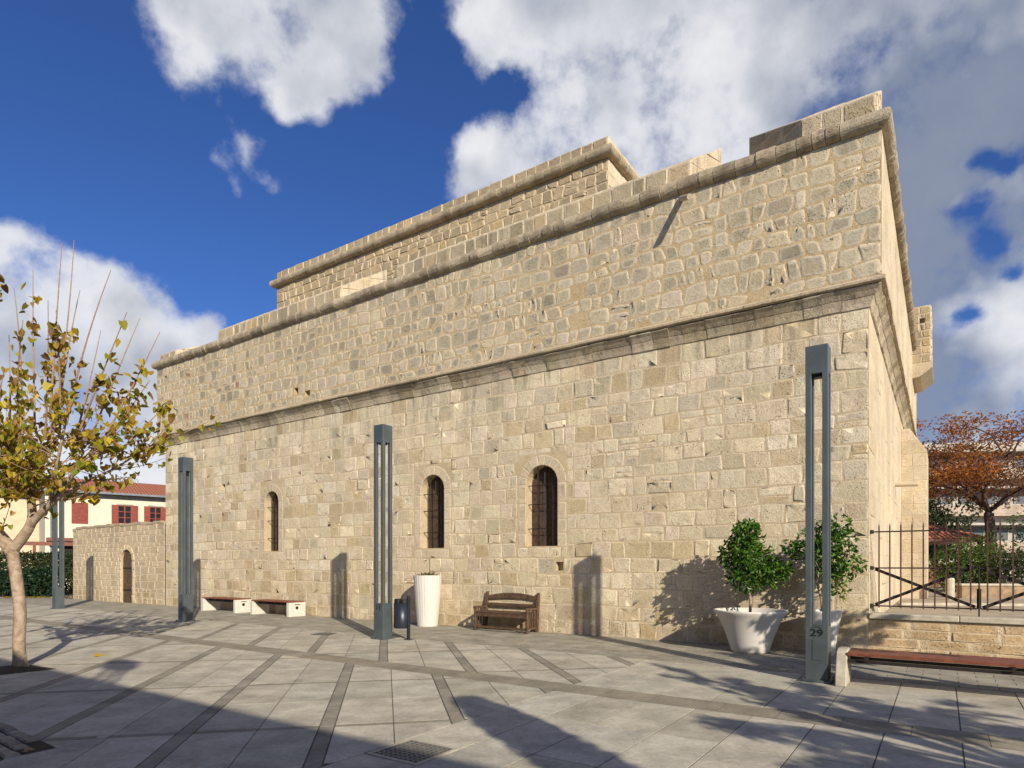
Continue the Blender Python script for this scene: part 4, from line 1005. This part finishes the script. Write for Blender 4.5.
# cobbled corner at the lower left
mb = MB(); cc = gp(56, 748); d1_ = (gp(0, 722)-cc).normalized(); d2_ = (gp(0, 760)-cc).normalized(); rngc = random.Random(2)
for i in range(9):
    for j in range(9):
        a0 = cc+d1_*(i*.19)+d2_*(j*.13); b0 = cc+d1_*(i*.19+.175)+d2_*(j*.13); c_ = cc+d1_*(i*.19+.175)+d2_*(j*.13+.115); e_ = cc+d1_*(i*.19)+d2_*(j*.13+.115)
        pl = [(p.x, p.y) for p in (a0, b0, c_, e_)]
        if area(pl) < 0: pl = pl[::-1]
        if i+j < 2: continue
        ringpts([(x_+rngc.uniform(-.008, .008), y_+rngc.uniform(-.008, .008)) for x_, y_ in pl], .001, .022+rngc.uniform(-.006, .006), .03, vary(rngc, (.30, .25, .19), .2), mb)
tag(mb.build('cobbles', M_PV), kind='structure')
pp = [cc, cc+d1_*1.8, cc+(d1_+d2_)*1.8, cc+d2_*1.8]; pl = [(p.x, p.y) for p in pp]
if area(pl) < 0: pl = pl[::-1]
m = MB(); m.add([(x_, y_, .004) for x_, y_ in pl], [(0, 1, 2, 3)]); tag(m.build('pit_edge', M_SOIL), kind='structure')
# fallen leaves in view
def fallen(px, py, c, label, s=.10):
    m = MB(); leaf(m, Vector((0, 0, .006)), s, Vector((.2, -.1, 1)), Vector((1, .3, 0)), c, rng, True, .15); o = m.build('fallen_leaf', M_LEAF); o.location = gp(px, py); tag(o, label, 'leaf')
fallen(95, 656.5, (.55, .36, .03), 'single yellow fallen leaf on the paving right of the tree trunk', .17)
fallen(24, 751.5, (.55, .38, .16), 'pale tan fallen leaf on the cobbles at the lower left corner', .09)
m = MB(); m.lathe([(.001, .006), (.05, .006), (.055, .0)], 12, cap=(False, False)); o = m.build('pavement_stud', M_WHT); o.location = gp(103, 737); tag(o, 'small white flat disc on the shaded paving near the bottom left', 'stud')

# ================================================================== LEFT BACKGROUND: hedge, fence, houses
hA = at(82, HZ, 40.0); hd = Vector((.78, .626, 0)).normalized(); hn = Vector((.626, -.78, 0)).normalized()
hrz = math.atan2(hd.y, hd.x)
ho = Vector((hA.x, hA.y, 0)); house = thing('cream_house', ho, 'cream rendered house with red tiled roof and dark red shutters, behind the courtyard wall', 'house', hrz)
def hx(px, yoff=0.0):                            # distance along the facade for a column
    k = (px-512)/F; return (k*(ho.y+hn.y*yoff)-(ho.x+hn.x*yoff))/(hd.x-k*hd.y)
def hz_(px, py): x = hx(px); return CH+(HZ-py)/F*(ho.y+hd.y*x)
xa, xb = hx(45), hx(165)+9; ez = 6.15
shs = []
for (pa, pb, closed) in ((71.5, 88, True), (111.5, 138, False), (144, 167, False)): shs.append((hx(pa), hx(pb), closed))
m = MB(); dw = (hx(61), hx(75), .7, 2.95); hol = []
for (a, b, cl) in shs:
    if not cl: q = (b-a)/4; hol.append((a+q, b-q, 4.22, 5.42, .12, False))
hol.append((*dw, .5, False))
sheet(m, (O0, X, Z, -Y), xa, xb, 0, ez, hol); m.box(xa, xb, .6, 8, 0, ez-.01); m.add([(xa, 0, 0), (xa, 0, ez), (xa, .62, ez), (xa, .62, 0)], [(0, 1, 2, 3)]); m.build('wall', M_CREAM, house)
m = MB(); m.prism([(-.45, ez-.02), (8.4, ez-.02), (4, ez+1.25), ], 'x', xa-.45, xb); rf = m.build('roof', M_ROOF, house)
m = MB(); m.box(xa-.45, xb, -.56, -.452, ez-.10, ez+.03); m.tube([(xa+.3, -.1, .2), (xa+.3, -.1, ez-.3)], .05, 8); m.build('gutter', M_GREYM, rf)
m = MB(); m.box(xa-.4, xb, -.45, -.003, ez-.10, ez-.03); m.build('eaves_board', M_WOODD, rf)
for (a, b, cl) in shs:
    q = (b-a)/4
    if cl:
        m = MB(); m.box(a, b, -.06, -.002, 4.16, 5.46); 
        for k in range(14): m.box(a+.06, b-.06, -.075, -.061, 4.25+k*.085, 4.30+k*.085)
        m.build('shutter', M_SHUT, house)
    else:
        for s0, s1 in ((a, a+q), (b-q, b)):
            m = MB(); m.box(s0, s1, -.06, -.002, 4.18, 5.44)
            for k in range(13): m.box(s0+.05, s1-.05, -.072, -.061, 4.27+k*.085, 4.32+k*.085)
            m.build('shutter', M_SHUT, house)
        m = MB(); m.box(a+q+.02, b-q-.02, .09, .10, 4.22, 5.42); wn = m.build('window', M_GLASS, house)
        m = MB(); aa, bb = a+q, b-q
        for k in range(3): xx = aa+(bb-aa)*k/2; m.box(max(aa, xx-.035), min(bb, xx+.035), .03, .088, 4.225, 5.41)
        for k in range(4): zz = 4.25+1.14*k/3; m.box(aa+.036, bb-.036, .032, .086, zz-.025, zz+.025)
        m.build('window_frame', M_SHUT, wn)
        m = MB(); m.box(a+q-.1, b-q+.1, -.05, .0, 5.45, 5.53); m.build('lintel', M_WHT, wn)
m = MB(); m.box(dw[0]+.02, dw[1]-.02, .4, .44, .7, 2.95); g_ = m.build('window', M_GLASS, house)
m = MB()
for k in range(9): xx = dw[0]+(dw[1]-dw[0])*k/8; m.box(xx-.02, xx+.02, .02, .05, .7, 2.95)
for k in range(10): zz = .72+.245*k; m.box(dw[0], dw[1], .05, .06, zz, zz+.03)
m.build('window_bars', M_DARK, g_)
m = MB(); m.box(hx(46), hx(75), -.9, -.003, 3.0, 3.2); m.build('canopy', M_WOODR, house)
m = MB(); m.box(xa+.5, hx(77), -.12, -.003, 0, .62); m.build('plinth', M_CONC, house)
# neighbour at the far left
n0 = at(2, HZ, 46); nb = thing('beige_house', Vector((n0.x, n0.y, 0)), 'beige neighbouring house seen through the autumn tree at the left edge', 'house', hrz)
m = MB(); m.box(-14, 4.5, 0, 7, 0, 6.6); m.build('wall', simple('beige_render', (.62, .5, .33), .9, 0, .1, 2), nb)
m = MB(); m.prism([(-.5, 6.6), (7.5, 6.6), (3.5, 8.0)], 'x', -14.5, 4.9); m.build('roof', M_ROOF, nb)
for xx in (-4, -1.6):
    m = MB(); m.box(xx, xx+.9, -.03, -.002, 3.6, 5.1); f_ = m.build('window', M_GLASS, nb); m = MB()
    for a, b, c, d in ((xx-.08, xx, 3.5, 5.2), (xx+.9, xx+.98, 3.5, 5.2), (xx, xx+.9, 5.1, 5.2), (xx, xx+.9, 3.5, 3.6)): m.box(a, b, -.06, -.002, c, d)
    m.build('window_frame', M_SHUT, f_)
# pergola beam
pg = at(20, 543, 33); pt = thing('pergola', Vector((pg.x, pg.y, 0)), 'low red timber pergola beam beside the cream house', 'pergola', hrz)
ln = 2.9
m = MB(); m.box(-6, ln, -.08, .08, 2.58, 2.78); m.build('beam', M_WOODR, pt)
for xx in (-5.5, -1.4, .6):
    m = MB(); m.box(xx-.07, xx+.07, -.07, .07, 0, 2.575); m.build('post', M_WOODR, pt)
# planted fence, hedge
def hedge(name, pts, rad, n, size, pal, label, cat, seed, sqz=1.0):
    rng = random.Random(seed); c0 = Vector(pts[0]); t = thing(name, Vector((c0.x, c0.y, 0)), label, cat); fol = MB(); br = MB()
    for p in pts:
        q = Vector(p)-Vector((c0.x, c0.y, 0)); bushy(fol, rng, q, rad, n, size, pal, 14)
        for _ in range(6): br.tube([(q.x, q.y, .0 if q.z < 3 else q.z-1), tuple(q+Vector([rv(rng)[i]*rad[i]*.6 for i in range(3)]))], [.03, .01], 5)
    br.build('stems', M_BARKD, t); fol.build('foliage', M_LEAF, t); return t
def pal_dg(rng): 
    r = rng.random(); c = (.022, .055, .022) if r < .6 else (.04, .085, .03) if r < .9 else (.015, .035, .015)
    return vary(rng, c, .25)
def pal_oliv(rng): return vary(rng, (.07, .095, .03) if rng.random() < .6 else (.035, .05, .02), .3)
hb = [at(px, HZ, 31) for px in (-40, -18, 3, 24, 40)]
hedge('shrub_row', [(p.x, p.y, .7) for p in hb], (1.1, .7, .75), 700, .22, pal_dg, 'low dark green shrubs along the paving at the left edge', 'shrubs', 6)
fp = at(-30, HZ, 32.5); fe = thing('ivy_fence', Vector((fp.x, fp.y, 0)), 'ivy-covered mesh fence behind the dark shrubs', 'fence', .12); fol = MB(); rng = random.Random(12)
m = MB(); 
for k in range(8): m.box(-2+k*1.0, -1.95+k*1.0, -.02, .02, 0, 2.25)
for k in range(3): m.box(-2, 5.0, -.015, .015, .3+.9*k, .33+.9*k)
m.build('mesh_frame', M_DARK, fe)
for _ in range(9000): leaf(fol, Vector((rng.uniform(-2, 5.1), rng.uniform(-.15, .15), rng.uniform(0, 2.2))), rng.uniform(.12, .22), rv(rng)+Vector((0, -1, 0)), rv(rng), pal_oliv(rng), rng, False)
fol.build('foliage', M_LEAF, fe)
lt = MB(); rng = random.Random(13)
for _ in range(130):
    p = at(rng.uniform(0, 78), HZ, rng.uniform(29.3, 30.3)); leaf(lt, Vector((p.x, p.y, .012+rng.random()*.02)), rng.uniform(.07, .13), Vector((rng.uniform(-.3, .3), rng.uniform(-.3, .3), 1)), rv(rng), vary(rng, (.5, .36, .05), .2), rng)
tag(lt.build('leaf_litter', M_LEAF), 'yellow fallen leaves scattered below the dark shrubs', 'leaves', kind='stuff')
# small tree behind the house roof
def puff_tree(name, base, trunk_h, centre_h, rad, n, size, pal, label, seed, rt=.12, clumps=18):
    rng = random.Random(seed); t = thing(name, base, label, 'tree'); m = MB(); m.tube([(0, 0, 0), (.05, 0, trunk_h*.5), (0, 0, trunk_h)], [rt, rt*.8, rt*.6], 8)
    for _ in range(9): e = Vector([rv(rng)[i]*rad[i]*.7 for i in range(3)])+Vector((0, 0, centre_h)); m.tube([(0, 0, trunk_h), e*.5+Vector((0, 0, trunk_h*.5)), e], [rt*.4, rt*.25, rt*.1], 6)
    m.build('trunk', M_BARKD, t); fol = MB(); bushy(fol, rng, Vector((0, 0, centre_h)), rad, n, size, pal, clumps); fol.build('foliage', M_LEAF, t); return t
b_ = at(122, HZ, 56); puff_tree('leafy_tree', Vector((b_.x, b_.y, 0)), 4, 8.2, (1.6, 1.6, 1.2), 900, .2, pal_oliv, 'small grey-green tree top rising behind the red tiled roof', 14)

# ================================================================== RIGHT BACKGROUND
TZ = .52
def tg(px, Y_): p = at(px, HZ, Y_); return Vector((p.x, p.y, TZ))
# orange-leaved spreading tree
ob = tg(990, 27); ot = thing('rust_coloured_tree', ob, 'wide flat-topped tree with rust-orange foliage and dark branching trunk, behind the railing', 'tree'); rng = random.Random(23)
m = MB(); fol = MB(); m.tube([(0, 0, 0), (-.02, 0, 1.5), (.05, 0, 2.6), (-.05, 0, 3.6)], [.27, .20, .18, .17], 10)
def grow(p, d, ln, r, lv):
    q = p+d*ln; mid = (p+q)/2+rv(rng)*ln*.10; m.tube([p, mid, q], [r, r*.82, r*.62], 7 if lv < 2 else 5)
    if lv >= 4:
        for _ in range(3):
            c = q+rv(rng)*.45
            for _ in range(70):
                o = rv(rng)*rng.random()**.5; pos = c+Vector((o.x*.75, o.y*.75, o.z*.30)); r_ = rng.random()
                cc_ = vary(rng, (.30, .105, .028) if r_ < .5 else (.50, .21, .05) if r_ < .85 else (.2, .08, .035), .25)
                leaf(fol, pos, rng.uniform(.09, .18), rv(rng)+Vector((0, 0, .8)), rv(rng), cc_, rng, False)
        return
    for k in range((2 if lv != 2 else 3) if lv > 0 else 6):
        a = rng.uniform(0, 6.28) if lv > 0 else k*1.05+rng.uniform(-.3, .3); sp_ = rng.uniform(.45, .8) if lv else rng.uniform(.8, 1.1)
        side = Vector((math.cos(a), math.sin(a), 0)); nd = (d*.9+side*sp_+Vector((0, 0, -.02 if lv < 2 else -.16))).normalized()
        if lv >= 1: nd = (nd+Vector((nd.x, nd.y, 0))*.35+Vector((0, 0, rng.uniform(-.2, .10)))).normalized()
        grow(q, nd, ln*rng.uniform(.74, .95) if lv else 1.6*rng.uniform(.85, 1.15), r*.62, lv+1)
grow(Vector((-.05, 0, 3.5)), Vector((0, 0, 1)), .2, .17, 0)
bushy(fol, rng, Vector((-.3, 0, 5.3)), (4.6, 3.0, 1.5), 4200, .14, lambda r: vary(r, (.28, .11, .035) if r.random() < .6 else (.17, .075, .035), .3), 60, shell=.5)
for k in range(60):
    a = rng.uniform(0, 6.28); q = Vector((math.cos(a)*rng.uniform(1, 4.2), math.sin(a)*rng.uniform(.5, 3), rng.uniform(4.6, 6.4))); m.tube([q, q+rv(rng)*.5, q+rv(rng)*.9+Vector((0, 0, .3))], [.02, .014, .006], 4)
m.build('trunk', M_BARKD, ot, True); fol.build('foliage', M_LEAF, ot); ot.scale = (1.08, 1.08, .90)
# white apartment block
ab = tg(915, 62); apt = thing('apartment_block', Vector((ab.x, ab.y, 0)), 'long white apartment block with dark ribbon windows, far behind the rust-coloured tree', 'building', R(-4))
m = MB(); m.box(-2, 30, 0, 12, 0, 13.4); m.build('wall', M_WHT, apt)
for k, z0 in enumerate((3.95, 7.45, 10.95)):
    for j in range(6):
        x0 = -1.0+j*5.1; m = MB(); m.box(x0, x0+4.5, -.05, -.002, z0, z0+1.25); wn = m.build('window', simple('dusty_glass', (.10, .11, .12), .3), apt)
        m = MB()
        for q in range(5): xx = x0+4.5*q/4; m.box(xx-.05, xx+.05, -.10, -.052, z0, z0+1.25)
        m.build('window_frame', M_WHT, wn)
    m = MB(); m.box(-2.2, 30.2, -1.1, -.003, z0-1.25, z0-1.05); m.box(-2.2, 30.2, -1.1, -1.0, z0-1.04, z0-.25); m.build('balcony', simple('pinkish_render', (.43, .34, .26), .9, 0, .3, .6), apt)
    m = MB(); m.box(-2.3, 30.3, -1.3, -.004, z0+1.35, z0+1.55); m.build('floor_band', M_WHT, apt)
# second block's top, pale, behind
# kiosk with red roof
kb = tg(922, 30); kk = thing('garden_kiosk', kb, 'small open kiosk with a low red tiled roof, seen through the railing', 'kiosk', R(-10))
m = MB(); s_ = 2.4; m.add([(-s_, -s_, 2.2), (s_*.75, -s_, 2.2), (s_*.75, s_, 2.2), (-s_, s_, 2.2), (-.3, 0, 3.15)], [(0, 1, 4), (1, 2, 4), (2, 3, 4), (3, 0, 4), (3, 2, 1, 0)]); m.build('roof', M_ROOF, kk)
m = MB(); m.box(-s_+.05, s_*.75-.05, -s_+.05, s_-.05, 2.05, 2.195); m.build('fascia', M_WOODR, kk)
for sx in (-s_+.35, s_*.75-.35):
    for sy in (-s_+.35, s_-.35): m = MB(); m.box(sx-.08, sx+.08, sy-.08, sy+.08, 0, 2.05); m.build('post', M_WOODD, kk)
m = MB(); m.box(-1.8, 1.2, .6, .9, .0, 1.0); m.box(-1.9, 1.3, .5, 1.0, 1.0, 1.06); m.build('counter', M_WOODR, kk)
def pal_mid(rng):
    r = rng.random(); c = (.10, .17, .03) if r < .5 else (.15, .22, .05) if r < .75 else (.05, .09, .02)
    return vary(rng, c, .25)
p = tg(975, 24); t = hedge('garden_shrub', [(p.x, p.y, TZ+1.1), (p.x+.9, p.y+.3, TZ+1.0), (p.x-.5, p.y+.6, TZ+.9)], (1.15, .9, 1.05), 1500, .13, pal_mid, 'big bright green shrub below the rust-coloured tree, behind the railing', 'shrub', 31)
p = tg(1015, 23); hedge('garden_shrub', [(p.x, p.y, TZ+.9), (p.x+1.4, p.y, TZ+.9)], (1.0, .8, .95), 1300, .12, pal_oliv, 'darker green shrub at the right edge behind the railing', 'shrub', 32)
p = tg(932, 45); puff_tree('leafy_tree', p, 2.0, 3.6, (2.3, 2.3, 2.6), 4200, .30, pal_oliv, 'dark olive-green tree above the kiosk roof, next to the fortress buttress', 33)
p = tg(1060, 46); puff_tree('leafy_tree', p, 2.5, 3.4, (3.2, 2.5, 2.4), 3000, .28, pal_mid, 'yellowish green tree at the right edge before the apartment block', 34)
p = tg(925, 52); puff_tree('leafy_tree', p, 6, 8.6, (2.0, 2.0, 2.2), 1500, .2, lambda r: vary(r, (.28, .11, .035) if r.random() < .7 else (.05, .06, .03), .3), 'rust-brown tree peeping out beside the fortress buttress', 35)
# low garden walls
p = tg(962, 20); gw = thing('garden_wall', p, 'low tan garden wall around the green shrubs, behind the railing', 'wall', ROT*0+R(-6)); m = MB(); m.box(0, 5, 0, .3, -.01, .40); m.build('masonry', simple('tan_stone', (.30, .21, .125), .9, 0, .35, 5, .4), gw); m = MB(); m.box(-.03, 5.03, -.04, .34, .40, .46); m.build('coping', M_CONG, gw)
p = L(3.05, .62, TZ); sb = thing('stone_block', p, 'square tan sandstone block on the terrace at the right edge', 'stone', ROT); m = MB(); m.box(-.0, .9, -.12, .5, 0, .30, None, 0, .02); m.build('block', simple('tan_stone', (.42, .29, .17), .9), sb)
p = tg(900, 16.5); kb_ = MB(); kb_.box(0, 6, 0, .2, 0, .07, None, 0, .01); o = kb_.build('kerb', M_CONG); o.location = p; o.rotation_euler = (0, 0, R(-8)); tag(o, kind='structure')
p = tg(950, 19); bo = thing('concrete_bollard', p, 'short pale concrete post in the garden behind the railing', 'bollard'); m = MB(); m.lathe([(.12, 0), (.12, .62), (.10, .66), (.001, .67)], 14, cap=(True, False)); m.build('post', M_CONG, bo)

# ================================================================== BEHIND THE CAMERA: what casts the foreground shade
hs = thing('street_house', Vector((.53, -3.5, 0)), 'two-storey rendered house across the plaza, behind the viewpoint', 'house', ROT)
m = MB(); m.box(-26, 6.2, -8, -.35, 0, 5.9); m.build('wall', M_CREAM, hs)
m = MB(); m.box(-26.3, 6.5, -8.3, 0, 5.85, 6.0); hr = m.build('roof', M_WHT, hs)
for k in range(7):
    x0 = -24+k*4; m = MB(); m.box(x0, x0+1.1, -.349, -.30, 3.6, 5.0); m.build('shutter', M_SHUT, hs); m = MB(); m.box(x0, x0+1.2, -.349, -.30, .1 if k % 2 else .9, 2.3); m.build('door' if k % 2 else 'shutter', M_WOODD, hs)
# roof-top solar tank on legs (its shadow lies on the paving at the left)
Ls = math.tan(R(SUN_EL))
tip = gp(121, 665)+Vector((math.sin(R(SUN_AZ)), -math.cos(R(SUN_AZ)), 0))*(7.3/Ls)
tk_ = thing('roof_tank', Vector((tip.x, tip.y, 6.0)), 'small water tank on thin legs at the edge of the house roof', 'tank', ROT)
m = MB(); m.box(-.30, .30, -.14, .14, 1.1, 1.5, None, 0, .03); m.build('tank', M_WHT, tk_)
for sx in (-.26, .02, .26): m = MB(); m.box(sx-.025, sx+.025, -.03, .03, .0, 1.1); m.build('leg', M_GREYM, tk_)
# unseen cypress-like form, added to cast the narrow shadow on the paving
g0 = gp(480, 706); stand_in_pos = g0+Vector((math.sin(R(SUN_AZ)), -math.cos(R(SUN_AZ)), 0))*(4.6/Ls)
ct = thing('cypress_stand_in', Vector((stand_in_pos.x, stand_in_pos.y, 0)), 'narrow dense cypress-like stand-in, added behind the viewpoint to cast a shadow', 'tree'); rng = random.Random(44)
m = MB(); m.tube([(0, 0, 0), (0, 0, 4.3)], [.1, .03], 8); m.build('trunk', M_BARKD, ct); fol = MB()
for _ in range(9000):
    z_ = rng.uniform(.3, 4.75)**1.0; rmax = .33*min(1, (4.95-z_)/.9)**.6; a = rng.uniform(0, 6.28); r_ = rmax*rng.random()**.5
    leaf(fol, Vector((math.cos(a)*r_, math.sin(a)*r_, z_)), .13, rv(rng), Vector((math.cos(a)*.4, math.sin(a)*.4, 1)), pal_dg(rng), rng, False)
fol.build('foliage', M_LEAF, ct)
# feathery trees whose branch shadows fall on the lower right paving, the pots and the low wall
def feathery(px_, py_, gz, loc, label, seed, hs_, nb_=18, sc_=1.0, nl_=26):
    ft = thing('feathery_tree', loc, label, 'tree'); rng = random.Random(seed)
    m = MB(); fol = MB(); m.tube([(0, 0, 0), (.05, 0, hs_*.5), (0, .05, hs_)], [.13, .10, .08], 8)
    for k in range(nb_):
        a = rng.uniform(0, 6.28); ln = rng.uniform(.9, 2.3)*sc_; z1 = hs_+rng.uniform(.3, 2.0)*sc_
        e = Vector((math.cos(a)*ln, math.sin(a)*ln, z1)); s0 = Vector((0, .05, hs_)); mid = (s0+e)/2+Vector((0, 0, .35)); m.tube([s0, mid, e], [.035, .022, .008], 6)
        for j in range(9):
            t_ = rng.uniform(.45, 1.05); q = s0*(1-t_)**2+mid*2*t_*(1-t_)+e*t_*t_; dd = (Vector((math.cos(a), math.sin(a), -.25))+rv(rng)*.55).normalized(); fl_ = rng.uniform(.25, .5)
            m.tube([q, q+dd*fl_], [.006, .003], 4)
            for i in range(nl_):
                u_ = i/nl_; leaf(fol, q+dd*fl_*u_+rv(rng)*.04, .12, rv(rng), dd+rv(rng)*.9, pal_oliv(rng), rng, False)
    m.build('trunk', M_BARK, ft); fol.build('foliage', M_LEAF, ft)
SH = Vector((math.sin(R(SUN_AZ)), -math.cos(R(SUN_AZ)), 0))/Ls
fg = gp(800, 722)+SH*3.3; feathery(0, 0, 0, Vector((fg.x+.3, fg.y, 0)), 'sparse feathery-leaved tree standing behind the viewpoint on the right', 45, 2.3, 24, .95, 34)
feathery(0, 0, 0, Vector((7.3, 5.5, 0)), 'slender feathery-leaved tree just outside the right edge, before the long bench', 46, 2.3, 20, .62, 34)
